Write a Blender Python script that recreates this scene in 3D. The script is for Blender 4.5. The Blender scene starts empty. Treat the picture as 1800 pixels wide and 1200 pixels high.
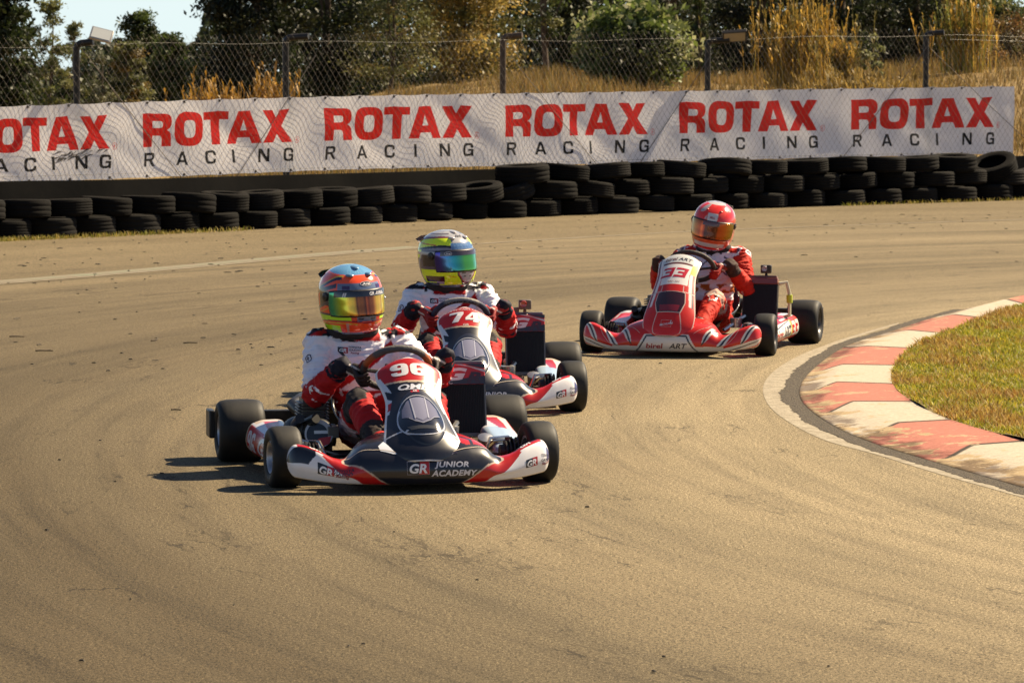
import bpy, bmesh, math, random
import numpy as np
from mathutils import Vector, Matrix, noise as mnoise

scn = bpy.context.scene
COL = scn.collection
rng = np.random.default_rng(7)
random.seed(7)

# ------------------------------------------------------------------ camera
F_PX, HORIZON, CAM_H = 6400.0, 120.0, 1.75          # focal length in photo pixels, horizon row, eye height
PITCH = math.atan((600.0 - HORIZON) / F_PX)
cam_d = bpy.data.cameras.new('camera'); cam = bpy.data.objects.new('camera', cam_d); COL.objects.link(cam)
cam.location = (0, 0, CAM_H)
cam.rotation_euler = (math.radians(90) - PITCH, 0, 0)
cam_d.sensor_width = 36; cam_d.lens = 36 * F_PX / 1800.0
cam_d.clip_start = 0.5; cam_d.clip_end = 3000
cam_d.dof.use_dof = True; cam_d.dof.focus_distance = 16.5; cam_d.dof.aperture_fstop = 15
scn.camera = cam

# ------------------------------------------------------------------ sky, sun, exposure
SUN_V = Vector((0.92, 0.58, 1.08)).normalized()         # towards the sun: right and behind the karts
world = bpy.data.worlds.new('World'); scn.world = world; world.use_nodes = True
wn = world.node_tree.nodes; wl = world.node_tree.links
sky = wn.new('ShaderNodeTexSky'); sky.sky_type = 'NISHITA'; sky.sun_disc = False
sky.sun_elevation = math.asin(SUN_V.z); sky.sun_rotation = math.atan2(SUN_V.x, SUN_V.y)
sky.dust_density = 0.4; sky.air_density = 0.75
wl.new(sky.outputs[0], wn['Background'].inputs[0]); wn['Background'].inputs[1].default_value = 0.05
sun_d = bpy.data.lights.new('sun', 'SUN'); sun = bpy.data.objects.new('sun', sun_d); COL.objects.link(sun)
sun_d.energy = 5.0; sun_d.angle = math.radians(0.53); sun_d.color = (1.0, 0.82, 0.56)
sun.rotation_euler = SUN_V.to_track_quat('Z', 'Y').to_euler(); sun.location = (20, 12, 20)
scn.view_settings.view_transform = 'Standard'; scn.view_settings.look = 'None'
scn.view_settings.exposure = 1.22; scn.view_settings.gamma = 1.0
scn.render.engine = 'CYCLES'
scn.cycles.max_bounces = 6; scn.cycles.diffuse_bounces = 3; scn.cycles.glossy_bounces = 3
scn.cycles.transparent_max_bounces = 6; scn.cycles.caustics_reflective = False; scn.cycles.caustics_refractive = False

# ------------------------------------------------------------------ helpers
def ray(px, py):
    u = (px - 900) / F_PX; v = (600 - py) / F_PX
    c, s = math.cos(PITCH), math.sin(PITCH)
    return Vector((u, c + v * s, -s + v * c))
def at(px, py, z=0.0):
    "point of the plane z seen at a photo pixel"
    d = ray(px, py); k = (z - CAM_H) / d.z
    return Vector((0, 0, CAM_H)) + d * k
def at_y(px, py, y):
    d = ray(px, py); return Vector((0, 0, CAM_H)) + d * (y / d.y)
def px_x(px, y):
    return (px - 900) / F_PX * y

def srgb(r, g, b):
    f = lambda c: (c / 255 / 12.92) if c / 255 <= 0.04045 else ((c / 255 + 0.055) / 1.055) ** 2.4
    return (f(r), f(g), f(b))

def tag(o, label=None, cat=None, group=None, kind=None):
    if label: o['label'] = label
    if cat: o['category'] = cat
    if group: o['group'] = group
    if kind: o['kind'] = kind
    return o
def empty(name, loc=(0, 0, 0), rz=0.0, label=None, cat=None, group=None):
    o = bpy.data.objects.new(name, None); COL.objects.link(o)
    o.location = loc; o.rotation_euler = (0, 0, rz); o.empty_display_size = 0.1
    return tag(o, label, cat, group)
def link(name, me, mat=None, parent=None):
    o = bpy.data.objects.new(name, me); COL.objects.link(o)
    if mat is not None and len(me.materials) == 0: me.materials.append(mat)
    if parent is not None: o.parent = parent
    return o

def np_mesh(name, verts, faces, smooth=True, cols=None, sharp=None):
    "verts (n,3); faces: list of tuples or (m,k) array"
    me = bpy.data.meshes.new(name)
    v = np.asarray(verts, dtype=np.float32).reshape(-1, 3)
    if isinstance(faces, np.ndarray) and faces.ndim == 2:
        m, k = faces.shape
        me.vertices.add(len(v)); me.vertices.foreach_set('co', v.ravel())
        me.loops.add(m * k); me.loops.foreach_set('vertex_index', faces.astype(np.int32).ravel())
        me.polygons.add(m)
        me.polygons.foreach_set('loop_start', np.arange(0, m * k, k, dtype=np.int32))
        me.polygons.foreach_set('loop_total', np.full(m, k, dtype=np.int32))
        me.update(calc_edges=True)
    else:
        me.from_pydata([tuple(map(float, p)) for p in v], [], [tuple(map(int, f)) for f in faces]); me.update()
    me.validate()
    if cols is not None:
        a = me.color_attributes.new('Col', 'FLOAT_COLOR', 'POINT')
        c = np.ones((len(me.vertices), 4), dtype=np.float32); c[:, :3] = np.asarray(cols, dtype=np.float32)
        a.data.foreach_set('color', c.ravel())
    if smooth:
        me.polygons.foreach_set('use_smooth', np.ones(len(me.polygons), dtype=bool))
        if sharp: me.set_sharp_from_angle(angle=math.radians(sharp))
    return me

class MB:
    "collects simple solids into one mesh"
    def __init__(s): s.v = []; s.f = []; s.c = []; s.n = 0; s.col = (1, 1, 1)
    def add(s, v, f, col=None):
        v = np.asarray(v, dtype=float).reshape(-1, 3)
        s.v.append(v); s.c.append(np.tile(col or s.col, (len(v), 1)))
        s.f += [tuple(int(i) + s.n for i in q) for q in f]; s.n += len(v); return s
    def box(s, c, d, rot=None, col=None, taper=1.0):
        x, y, z = d[0] / 2, d[1] / 2, d[2] / 2; t = taper
        v = [Vector(p) for p in ((-x, -y, -z), (x, -y, -z), (x, y, -z), (-x, y, -z), (-x * t, -y * t, z), (x * t, -y * t, z), (x * t, y * t, z), (-x * t, y * t, z))]
        if rot is not None: v = [rot @ p for p in v]
        return s.add([p + Vector(c) for p in v], [(0, 3, 2, 1), (4, 5, 6, 7), (0, 1, 5, 4), (1, 2, 6, 5), (2, 3, 7, 6), (3, 0, 4, 7)], col)
    def tube(s, pts, r, n=8, closed=False, col=None, caps=True):
        pts = [Vector(p) for p in pts]; m = len(pts)
        rs = r if hasattr(r, '__len__') else [r] * m
        V = []; prev = None
        for i in range(m):
            if closed: d = pts[(i + 1) % m] - pts[i - 1]
            else: d = pts[min(i + 1, m - 1)] - pts[max(i - 1, 0)]
            d.normalize()
            if prev is None:
                a = Vector((0, 0, 1)) if abs(d.z) < .9 else Vector((1, 0, 0))
                x = d.cross(a).normalized()
            else: x = (prev - d * prev.dot(d)).normalized()
            prev = x; y = d.cross(x)
            for k in range(n):
                t = 2 * math.pi * k / n
                V.append(pts[i] + (x * math.cos(t) + y * math.sin(t)) * rs[i])
        Fc = []
        for i in range(m if closed else m - 1):
            j = (i + 1) % m
            for k in range(n):
                l = (k + 1) % n
                Fc.append((i * n + k, i * n + l, j * n + l, j * n + k))
        if not closed and caps:
            Fc.append(tuple(range(n))[::-1]); Fc.append(tuple((m - 1) * n + k for k in range(n)))
        return s.add(V, Fc, col)
    def lathe(s, prof, M=None, n=32, col=None, closed=False):
        "prof: (r, h) pairs round the local Z axis"
        V = []; Fc = []; m = len(prof)
        for (r, h) in prof:
            for k in range(n):
                t = 2 * math.pi * k / n; p = Vector((r * math.cos(t), r * math.sin(t), h))
                V.append(M @ p if M is not None else p)
        for i in range(m if closed else m - 1):
            j = (i + 1) % m
            for k in range(n):
                l = (k + 1) % n
                Fc.append((i * n + k, i * n + l, j * n + l, j * n + k))
        if not closed:
            if prof[0][0] > 1e-6: Fc.append(tuple(range(n))[::-1])
            if prof[-1][0] > 1e-6: Fc.append(tuple((m - 1) * n + k for k in range(n)))
        return s.add(V, Fc, col)
    def ball(s, c, r, n=10, col=None):
        r = r if hasattr(r, '__len__') else (r, r, r)
        prof = [(math.sin(math.pi * i / n), -math.cos(math.pi * i / n)) for i in range(n + 1)]
        prof[0] = (1e-4, -1); prof[-1] = (1e-4, 1)
        M = Matrix.Translation(Vector(c)) @ Matrix.Diagonal((r[0], r[1], r[2], 1))
        return s.lathe(prof, M, n * 2, col)
    def build(s, name, mat, parent=None, smooth=True, sharp=40, bevel=0, cols=False):
        me = np_mesh(name, np.concatenate(s.v), s.f, smooth=smooth, cols=np.concatenate(s.c) if cols else None, sharp=sharp)
        o = link(name, me, mat, parent)
        if bevel:
            b = o.modifiers.new('bevel', 'BEVEL'); b.width = bevel; b.segments = 2; b.limit_method = 'ANGLE'; b.angle_limit = math.radians(50)
        return o

# ------------------------------------------------------------------ materials
def pmat(name, col, rough=.5, metal=0., spec=.5, coat=0., var=0., vscale=8., bump=0., bscale=60., attr=False, translucent=None, dirt=0., dirtcol=(.30, .22, .12), rnd=0.):
    m = bpy.data.materials.new(name); m.use_nodes = True
    nt = m.node_tree; N = nt.nodes; L = nt.links; b = N['Principled BSDF']
    b.inputs['Roughness'].default_value = rough; b.inputs['Metallic'].default_value = metal
    b.inputs['Specular IOR Level'].default_value = spec; b.inputs['Coat Weight'].default_value = coat; b.inputs['Coat Roughness'].default_value = .08
    tc = N.new('ShaderNodeTexCoord')
    if attr:
        a = N.new('ShaderNodeVertexColor'); a.layer_name = 'Col'; c = a.outputs[0]
    else:
        r = N.new('ShaderNodeRGB'); r.outputs[0].default_value = (*col, 1); c = r.outputs[0]
    if var:
        nz = N.new('ShaderNodeTexNoise'); nz.inputs['Scale'].default_value = vscale; nz.inputs['Detail'].default_value = 5
        L.new(tc.outputs['Object'], nz.inputs['Vector'])
        mr = N.new('ShaderNodeMapRange'); mr.inputs[1].default_value = .3; mr.inputs[2].default_value = .7
        mr.inputs[3].default_value = 1 - var; mr.inputs[4].default_value = 1 + var; L.new(nz.outputs[0], mr.inputs[0])
        mx = N.new('ShaderNodeMix'); mx.data_type = 'RGBA'; mx.blend_type = 'MULTIPLY'; mx.inputs[0].default_value = 1
        L.new(c, mx.inputs[6]); L.new(mr.outputs[0], mx.inputs[7]); c = mx.outputs[2]
    if rnd:                                              # each object of a kind a little lighter or darker
        oi = N.new('ShaderNodeObjectInfo'); mr = N.new('ShaderNodeMapRange'); mr.inputs[3].default_value = 1 - rnd; mr.inputs[4].default_value = 1 + rnd * 1.6
        L.new(oi.outputs['Random'], mr.inputs[0]); mx = N.new('ShaderNodeMix'); mx.data_type = 'RGBA'; mx.blend_type = 'MULTIPLY'; mx.inputs[0].default_value = 1
        L.new(c, mx.inputs[6]); L.new(mr.outputs[0], mx.inputs[7]); c = mx.outputs[2]
    if dirt:
        nz = N.new('ShaderNodeTexNoise'); nz.inputs['Scale'].default_value = 14; nz.inputs['Detail'].default_value = 8; nz.inputs['Roughness'].default_value = .7
        L.new(tc.outputs['Object'], nz.inputs['Vector'])
        mr = N.new('ShaderNodeMapRange'); mr.inputs[1].default_value = .48; mr.inputs[2].default_value = .75; mr.inputs[3].default_value = 0; mr.inputs[4].default_value = dirt
        L.new(nz.outputs[0], mr.inputs[0])
        mx = N.new('ShaderNodeMix'); mx.data_type = 'RGBA'; mx.inputs[7].default_value = (*dirtcol, 1)
        L.new(mr.outputs[0], mx.inputs[0]); L.new(c, mx.inputs[6]); c = mx.outputs[2]
        ad = N.new('ShaderNodeMath'); ad.operation = 'MULTIPLY_ADD'; ad.inputs[1].default_value = .5; ad.inputs[2].default_value = rough
        L.new(mr.outputs[0], ad.inputs[0]); L.new(ad.outputs[0], b.inputs['Roughness'])
    L.new(c, b.inputs['Base Color'])
    if bump:
        nz = N.new('ShaderNodeTexNoise'); nz.inputs['Scale'].default_value = bscale; nz.inputs['Detail'].default_value = 4
        L.new(tc.outputs['Object'], nz.inputs['Vector'])
        bp = N.new('ShaderNodeBump'); bp.inputs['Strength'].default_value = bump; bp.inputs['Distance'].default_value = .01
        L.new(nz.outputs[0], bp.inputs['Height']); L.new(bp.outputs[0], b.inputs['Normal'])
    if translucent:
        t = N.new('ShaderNodeBsdfTranslucent'); ms = N.new('ShaderNodeMixShader'); ms.inputs[0].default_value = translucent
        L.new(c, t.inputs[0]); L.new(b.outputs[0], ms.inputs[1]); L.new(t.outputs[0], ms.inputs[2])
        L.new(ms.outputs[0], N['Material Output'].inputs[0])
    return m

# ------------------------------------------------------------------ flat outlines and lettering
_cache = {}
def _curve_mesh(cu):
    o = bpy.data.objects.new('tmp', cu); COL.objects.link(o)
    bpy.context.view_layer.update()
    me = bpy.data.meshes.new_from_object(o.evaluated_get(bpy.context.evaluated_depsgraph_get()))
    v = np.array([tuple(p.co)[:2] for p in me.vertices]).reshape(-1, 2); f = [tuple(p.vertices) for p in me.polygons]
    bpy.data.objects.remove(o); bpy.data.curves.remove(cu); bpy.data.meshes.remove(me)
    return v, f
def refine(v, f, L):
    bm = bmesh.new(); vs = [bm.verts.new((p[0], p[1], 0)) for p in v]
    for q in f:
        try: bm.faces.new([vs[i] for i in q])
        except ValueError: pass
    bmesh.ops.remove_doubles(bm, verts=bm.verts, dist=1e-5)
    bmesh.ops.triangulate(bm, faces=bm.faces)
    for _ in range(6):
        es = [e for e in bm.edges if e.calc_length() > L]
        if not es: break
        bmesh.ops.subdivide_edges(bm, edges=es, cuts=1)
        bmesh.ops.triangulate(bm, faces=[q for q in bm.faces if len(q.verts) > 3])
    bm.verts.index_update(); bm.normal_update()
    V = np.array([(p.co.x, p.co.y) for p in bm.verts])
    Fc = [tuple(p.index for p in (q.verts if q.normal.z >= 0 else reversed(q.verts))) for q in bm.faces]
    bm.free(); return V, Fc
def text2d(s, bold=.03, sx=1., shear=0., space=1., L=.6):
    "text as a flat mesh: capital height 1, centred"
    key = (s, bold, sx, shear, space, L)
    if key in _cache: return _cache[key]
    cu = bpy.data.curves.new('tmp', 'FONT'); cu.body = s; cu.offset = bold; cu.shear = shear; cu.space_character = space
    cu.resolution_u = 4
    v, f = _curve_mesh(cu)
    v = v / .73; v[:, 0] *= sx
    v -= np.array([(v[:, 0].min() + v[:, 0].max()) / 2, .5])
    _cache[key] = refine(v, f, L); return _cache[key]
def poly2d(loops, L=.6):
    cu = bpy.data.curves.new('tmp', 'CURVE'); cu.dimensions = '2D'; cu.fill_mode = 'BOTH'
    for lp in loops:
        sp = cu.splines.new('POLY'); sp.points.add(len(lp) - 1)
        for p, q in zip(sp.points, lp): p.co = (q[0], q[1], 0, 1)
        sp.use_cyclic_u = True
    v, f = _curve_mesh(cu)
    return refine(v, f, L)
def rrect(w, h, r=.1, n=5):
    out = []
    for cx, cy, a0 in ((w / 2 - r, h / 2 - r, 0), (-w / 2 + r, h / 2 - r, 90), (-w / 2 + r, -h / 2 + r, 180), (w / 2 - r, -h / 2 + r, 270)):
        for k in range(n + 1):
            a = math.radians(a0 + 90 * k / n); out.append((cx + r * math.cos(a), cy + r * math.sin(a)))
    return out
def ellipse(a, b, n=28, p=2.0):
    out = []
    for k in range(n):
        t = 2 * math.pi * k / n; c, s = math.cos(t), math.sin(t)
        out.append((a * math.copysign(abs(c) ** (2 / p), c), b * math.copysign(abs(s) ** (2 / p), s)))
    return out

def cr_eval(ctrl, V):
    "Catmull-Rom through ctrl (N,K,3) at V (N,)"
    N, K, _ = ctrl.shape
    t = np.clip(V, 0, 1) * (K - 1); i = np.minimum(t.astype(int), K - 2); t = (t - i)[:, None]
    r = np.arange(N)
    p1 = ctrl[r, i]; p2 = ctrl[r, i + 1]; p0 = ctrl[r, np.maximum(i - 1, 0)]; p3 = ctrl[r, np.minimum(i + 2, K - 1)]
    m1 = (p2 - p0) / 2; m2 = (p3 - p1) / 2
    return (2 * t**3 - 3 * t**2 + 1) * p1 + (t**3 - 2 * t**2 + t) * m1 + (-2 * t**3 + 3 * t**2) * p2 + (t**3 - t**2) * m2
def interp(x, xs, ys):
    "smooth 1-D interpolation"
    xs = np.asarray(xs, float); ys = np.asarray(ys, float); x = np.clip(np.asarray(x, float), xs[0], xs[-1])
    i = np.clip(np.searchsorted(xs, x, side='right') - 1, 0, len(xs) - 2)
    t = (x - xs[i]) / (xs[i + 1] - xs[i])
    m = np.gradient(ys, xs)
    h = xs[i + 1] - xs[i]
    return (2 * t**3 - 3 * t**2 + 1) * ys[i] + (t**3 - 2 * t**2 + t) * h * m[i] + (-2 * t**3 + 3 * t**2) * ys[i + 1] + (t**3 - t**2) * h * m[i + 1]

def surf(name, S, us, vs, col, mat, parent, thick=0., flip=False, closed_u=False):
    us = np.asarray(us); vs = np.asarray(vs)
    U, V = np.meshgrid(us, vs, indexing='ij'); U = U.ravel(); V = V.ravel()
    P = S(U, V); nu, nv = len(us), len(vs)
    i, j = np.meshgrid(np.arange(nu - (0 if closed_u else 1)), np.arange(nv - 1), indexing='ij'); i = i.ravel(); j = j.ravel(); i2 = (i + 1) % nu
    q = np.stack([i * nv + j, i2 * nv + j, i2 * nv + j + 1, i * nv + j + 1], 1)
    if flip: q = q[:, ::-1]
    me = np_mesh(name, P, q, cols=col(U, V) if col else None, sharp=60)
    o = link(name, me, mat, parent)
    if thick:
        so = o.modifiers.new('thickness', 'SOLIDIFY'); so.thickness = thick; so.offset = -1
    return o

class Decals:
    "flat shapes laid onto a parametric surface S(u,v)"
    def __init__(s, S, fu=1, fv=1, eps=.0015): s.S = S; s.fu = fu; s.fv = fv; s.eps = eps; s.mb = MB(); s.k = 0
    def _pn(s, u, v, eps):
        h = 1e-3
        P = s.S(u, v); Pu = (s.S(u + h, v) - s.S(u - h, v)) * s.fu; Pv = (s.S(u, v + h) - s.S(u, v - h)) * s.fv
        n = np.cross(Pu, Pv); n /= np.linalg.norm(n, axis=1)[:, None] + 1e-12
        return P + n * eps
    def put(s, shape, u0, v0, size, col, ang=0., lift=0):
        "shape placed at (u0,v0), size = metres per unit"
        sv, f = shape; h = 1e-3
        A = lambda x: np.array([x], float)
        Pu = (s.S(A(u0 + h), A(v0)) - s.S(A(u0 - h), A(v0)))[0] / (2 * h); Pv = (s.S(A(u0), A(v0 + h)) - s.S(A(u0), A(v0 - h)))[0] / (2 * h)
        sz = size if hasattr(size, '__len__') else (size, size)
        x = sv[:, 0] * sz[0]; y = sv[:, 1] * sz[1]; c, si = math.cos(ang), math.sin(ang)
        X = x * c - y * si; Y = x * si + y * c
        u = u0 + s.fu * X / np.linalg.norm(Pu); v = v0 + s.fv * Y / np.linalg.norm(Pv)
        s.mb.add(s._pn(u, v, s.eps * (1 + .6 * lift)), f, col); return s
    def uvpoly(s, pts, col, lift=0, L=.04):
        v, f = poly2d([pts], L)
        P = s._pn(v[:, 0], v[:, 1], s.eps * (1 + .6 * lift))
        if s.fu * s.fv < 0: f = [q[::-1] for q in f]
        s.mb.add(P, f, col); return s
    def path(s, pts, w, col, lift=1, closed=False):
        "line of width w metres through (u,v) points"
        pts = np.asarray(pts, float)
        if closed: pts = np.vstack([pts, pts[:1]])
        d = np.linalg.norm(np.diff(pts, axis=0), axis=1); L = np.concatenate([[0], np.cumsum(d)])
        t = np.linspace(0, L[-1], max(8, int(L[-1] / .02)))
        u = np.interp(t, L, pts[:, 0]); v = np.interp(t, L, pts[:, 1])
        P = s._pn(u, v, s.eps * (1 + .6 * lift)); Q = s._pn(u, v, 0.)
        n = P - Q; n /= np.linalg.norm(n, axis=1)[:, None] + 1e-12
        T = np.gradient(P, axis=0); b = np.cross(n, T); b /= np.linalg.norm(b, axis=1)[:, None] + 1e-12
        V = np.concatenate([P - b * w / 2, P + b * w / 2]); m = len(t)
        s.mb.add(V, [(i, i + 1, m + i + 1, m + i) for i in range(m - 1)], col); return s
    def build(s, name, mat, parent, gap=.012):
        "one object per cluster of neighbouring shapes"
        lo = [v.min(0) for v in s.mb.v]; hi = [v.max(0) for v in s.mb.v]; n = len(lo); g = list(range(n))
        def root(i):
            while g[i] != i: i = g[i]
            return i
        for i in range(n):
            for j in range(i):
                if np.all(np.maximum(lo[i] - hi[j], lo[j] - hi[i]) < gap): g[root(i)] = root(j)
        st = np.concatenate([[0], np.cumsum([len(v) for v in s.mb.v])]); fs = {}
        for f in s.mb.f: fs.setdefault(int(np.searchsorted(st, f[0], side='right')) - 1, []).append(f)
        o = None
        for r in sorted({root(i) for i in range(n)}):
            mb = MB()
            for i in range(n):
                if root(i) == r: mb.add(s.mb.v[i], [tuple(q - int(st[i]) for q in f) for f in fs.get(i, [])]); mb.c[-1] = s.mb.c[i]
            o = mb.build(name, mat, parent, cols=True, sharp=None)
        return o

def flat_S(o, ex, ey):
    "plane as a parametric surface in metres"
    o = np.array(o, float); ex = np.array(ex, float); ey = np.array(ey, float)
    return lambda U, V: o + np.outer(U, ex) + np.outer(V, ey)
# ================================================================== THE SETTING
def node_mat(name):
    m = bpy.data.materials.new(name); m.use_nodes = True
    return m, m.node_tree.nodes, m.node_tree.links, m.node_tree.nodes['Principled BSDF']
def nnoise(N, L, vec, scale, detail=4, rough=.55):
    n = N.new('ShaderNodeTexNoise'); n.inputs['Scale'].default_value = scale; n.inputs['Detail'].default_value = detail
    n.inputs['Roughness'].default_value = rough; L.new(vec, n.inputs['Vector']); return n.outputs[0]
def nrange(N, L, x, a, b, c=0., d=1.):
    n = N.new('ShaderNodeMapRange'); n.inputs[1].default_value = a; n.inputs[2].default_value = b
    n.inputs[3].default_value = c; n.inputs[4].default_value = d; L.new(x, n.inputs[0]); return n.outputs[0]
def nmix(N, L, f, a, b, mode='MIX'):
    n = N.new('ShaderNodeMix'); n.data_type = 'RGBA'; n.blend_type = mode
    for sock, val in ((0, f), (6, a), (7, b)):
        if isinstance(val, (int, float)): n.inputs[sock].default_value = val
        elif isinstance(val, tuple): n.inputs[sock].default_value = (*val, 1)
        else: L.new(val, n.inputs[sock])
    return n.outputs[2]
def nmath(N, L, op, a, b=None):
    n = N.new('ShaderNodeMath'); n.operation = op
    for k, val in enumerate((a, b)):
        if val is None: continue
        if isinstance(val, (int, float)): n.inputs[k].default_value = val
        else: L.new(val, n.inputs[k])
    return n.outputs[0]

ARC_C = (14.2, 18.0)                                   # centre the racing line bends round
def asphalt(name, base, dust, dust_amt, streak=.42):
    m, N, L, b = node_mat(name)
    g = N.new('ShaderNodeNewGeometry'); pos = g.outputs['Position']
    sub = N.new('ShaderNodeVectorMath'); sub.operation = 'SUBTRACT'; sub.inputs[1].default_value = (ARC_C[0], ARC_C[1], 0); L.new(pos, sub.inputs[0])
    sp = N.new('ShaderNodeSeparateXYZ'); L.new(sub.outputs[0], sp.inputs[0])
    r = nmath(N, L, 'SQRT', nmath(N, L, 'ADD', nmath(N, L, 'MULTIPLY', sp.outputs[0], sp.outputs[0]), nmath(N, L, 'MULTIPLY', sp.outputs[1], sp.outputs[1])))
    th = nmath(N, L, 'ARCTAN2', sp.outputs[1], nmath(N, L, 'MULTIPLY', sp.outputs[0], -1))
    cb = N.new('ShaderNodeCombineXYZ'); L.new(r, cb.inputs[0]); L.new(nmath(N, L, 'MULTIPLY', th, 1.1), cb.inputs[1])
    st = nnoise(N, L, cb.outputs[0], 1.9, 5, .6)        # broad bands along the racing line
    cb2 = N.new('ShaderNodeCombineXYZ'); L.new(nmath(N, L, 'MULTIPLY', r, 4.0), cb2.inputs[0]); L.new(nmath(N, L, 'MULTIPLY', th, 3.0), cb2.inputs[1])
    st2 = nnoise(N, L, cb2.outputs[0], 1.6, 6, .65)     # fine tyre marks
    big = nnoise(N, L, pos, .35, 4); mid = nnoise(N, L, pos, 6.0, 6, .7); fine = nnoise(N, L, pos, 62, 3, .7); grit = nnoise(N, L, pos, 150, 2, .6)
    c = nmix(N, L, nrange(N, L, big, .3, .7), tuple(x * .88 for x in base), tuple(x * 1.10 for x in base))
    st0 = nnoise(N, L, cb.outputs[0], .75, 3, .5)       # wide sweeps
    c = nmix(N, L, nrange(N, L, nmath(N, L, 'ADD', nmath(N, L, 'MULTIPLY', st, .55), nmath(N, L, 'MULTIPLY', st0, .45)), .38, .62, 0, dust_amt), c, dust)
    c = nmix(N, L, nrange(N, L, st2, .47, .72, 0, streak), c, (.060, .049, .036))
    c = nmix(N, L, nrange(N, L, mid, .50, .85, 0, .30), c, (.065, .054, .038))
    c = nmix(N, L, 1.0, c, nrange(N, L, fine, .30, .70, .38, 1.62), 'MULTIPLY')
    c = nmix(N, L, 1.0, c, nrange(N, L, grit, .32, .68, .25, 1.75), 'MULTIPLY')
    cb3 = N.new('ShaderNodeCombineXYZ'); L.new(nmath(N, L, 'MULTIPLY', r, .8), cb3.inputs[0]); L.new(nmath(N, L, 'MULTIPLY', th, 3.5), cb3.inputs[1])   # hairline cracks
    ck = nmath(N, L, 'ABSOLUTE', nmath(N, L, 'SUBTRACT', nnoise(N, L, cb3.outputs[0], 1.1, 7, .62), .5))
    ckm = nmath(N, L, 'MULTIPLY', nrange(N, L, ck, .0015, .006, 1., 0.), nrange(N, L, nnoise(N, L, pos, 1.6, 3), .50, .62, 0., .75))
    c = nmix(N, L, ckm, c, (.05, .04, .028))
    sy = N.new('ShaderNodeSeparateXYZ'); L.new(pos, sy.inputs[0])   # outer, nearer part of the bend: rubber, plus vignette darkening painted into the colour
    rub_vignette = nmath(N, L, 'MULTIPLY', nrange(N, L, nmath(N, L, 'ADD', r, nmath(N, L, 'MULTIPLY', nmath(N, L, 'SUBTRACT', st, .5), 3.)), 13.3, 17.0), nrange(N, L, sy.outputs[1], 36, 16, .42, 1.))
    c = nmix(N, L, nmath(N, L, 'MULTIPLY', rub_vignette, 1.0), c, nmix(N, L, 1., c, (.29, .275, .255), 'MULTIPLY'))
    L.new(c, b.inputs['Base Color'])
    b.inputs['Roughness'].default_value = .85; b.inputs['Specular IOR Level'].default_value = .12
    h = nmath(N, L, 'ADD', nmath(N, L, 'MULTIPLY', fine, 1.0), nmath(N, L, 'MULTIPLY', grit, .8))
    h = nmath(N, L, 'ADD', h, nmath(N, L, 'MULTIPLY', mid, 1.0))
    bp = N.new('ShaderNodeBump'); bp.inputs['Strength'].default_value = .55; bp.inputs['Distance'].default_value = .009
    L.new(h, bp.inputs['Height']); L.new(bp.outputs[0], b.inputs['Normal'])
    return m
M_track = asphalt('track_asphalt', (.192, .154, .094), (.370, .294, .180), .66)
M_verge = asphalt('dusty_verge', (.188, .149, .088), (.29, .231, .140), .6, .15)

# ---- line of the tyre wall: photo row of its foot at photo columns
_bx = np.array([-500, 0, 300, 600, 900, 1200, 1500, 1800, 2400]); _by = np.array([447, 424, 411, 397, 384, 372, 361.5, 352, 336])
_tab = []
for q in np.linspace(-480, 2380, 200):
    p = at(q, float(interp(q, _bx, _by))); _tab.append((p.x, p.y))
_tab = np.array(_tab)
_tan = np.gradient(_tab, axis=0); _tan /= np.linalg.norm(_tan, axis=1)[:, None]; _nor = np.stack([-_tan[:, 1], _tan[:, 0]], 1)
_arc = np.concatenate([[0], np.cumsum(np.linalg.norm(np.diff(_tab, axis=0), axis=1))])
class Line:
    "the wall line pushed back by off metres; addressed by photo column or by arc length"
    def __init__(s, off):
        s.p = _tab + _nor * off; s.s = np.concatenate([[0], np.cumsum(np.linalg.norm(np.diff(s.p, axis=0), axis=1))])
        s.px = 900 + s.p[:, 0] / s.p[:, 1] * F_PX
    def xy_s(s, a): return np.stack([np.interp(a, s.s, s.p[:, 0]), np.interp(a, s.s, s.p[:, 1])], -1)
    def s_of(s, px): return np.interp(px, s.px, s.s)
    def xy(s, px): return s.xy_s(s.s_of(px))
    def nor(s, a): return np.stack([np.interp(a, s.s, _nor[:, 0]), np.interp(a, s.s, _nor[:, 1])], -1)
def z_at(py, y): return at_y(900, py, y).z

# ---- ground: one sheet to the horizon, rising behind the fence on the right
L_f = Line(.80)
def sstep(x, a, b):
    t = np.clip((np.asarray(x, float) - a) / (b - a), 0, 1); return t * t * (3 - 2 * t)
def terrain(x, y):
    x = np.asarray(x, float); y = np.asarray(y, float)
    px = np.where(y > 5, 900 + x / np.maximum(y, 5) * F_PX, 900)
    yl = np.interp(np.clip(px, -400, 2300), L_f.px, L_f.p[:, 1])
    d = np.clip(y - yl - 2.0, 0, None)
    k = sstep(px, 380, 900); k2 = sstep(px, 1300, 1900)
    z = k * (1.36 * sstep(d, 0, 34) + .0015 * np.clip(d - 34, 0, 200)) + k2 * .55 * sstep(d, 12, 45)
    return -.03 + z + np.where(d > 3, .05 * np.sin(x * 1.7) * np.sin(y * .9 + x * .4), 0)
gx = np.concatenate([np.linspace(-900, -40, 12)[:-1], np.linspace(-40, 40, 161), np.linspace(40, 900, 12)[1:]])
gy = np.concatenate([np.linspace(-60, 34, 12)[:-1], np.linspace(34, 140, 160), np.linspace(140, 1800, 16)[1:]])
M_ground, N, L, b = node_mat('dry_ground')
g = N.new('ShaderNodeNewGeometry'); pos = g.outputs['Position']
c = nmix(N, L, nrange(N, L, nnoise(N, L, pos, .5, 6), .35, .65), (.18, .118, .044), (.24, .17, .075))
c = nmix(N, L, nrange(N, L, nnoise(N, L, pos, 3., 6, .7), .45, .75, 0, .7), c, (.09, .058, .02))
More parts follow.
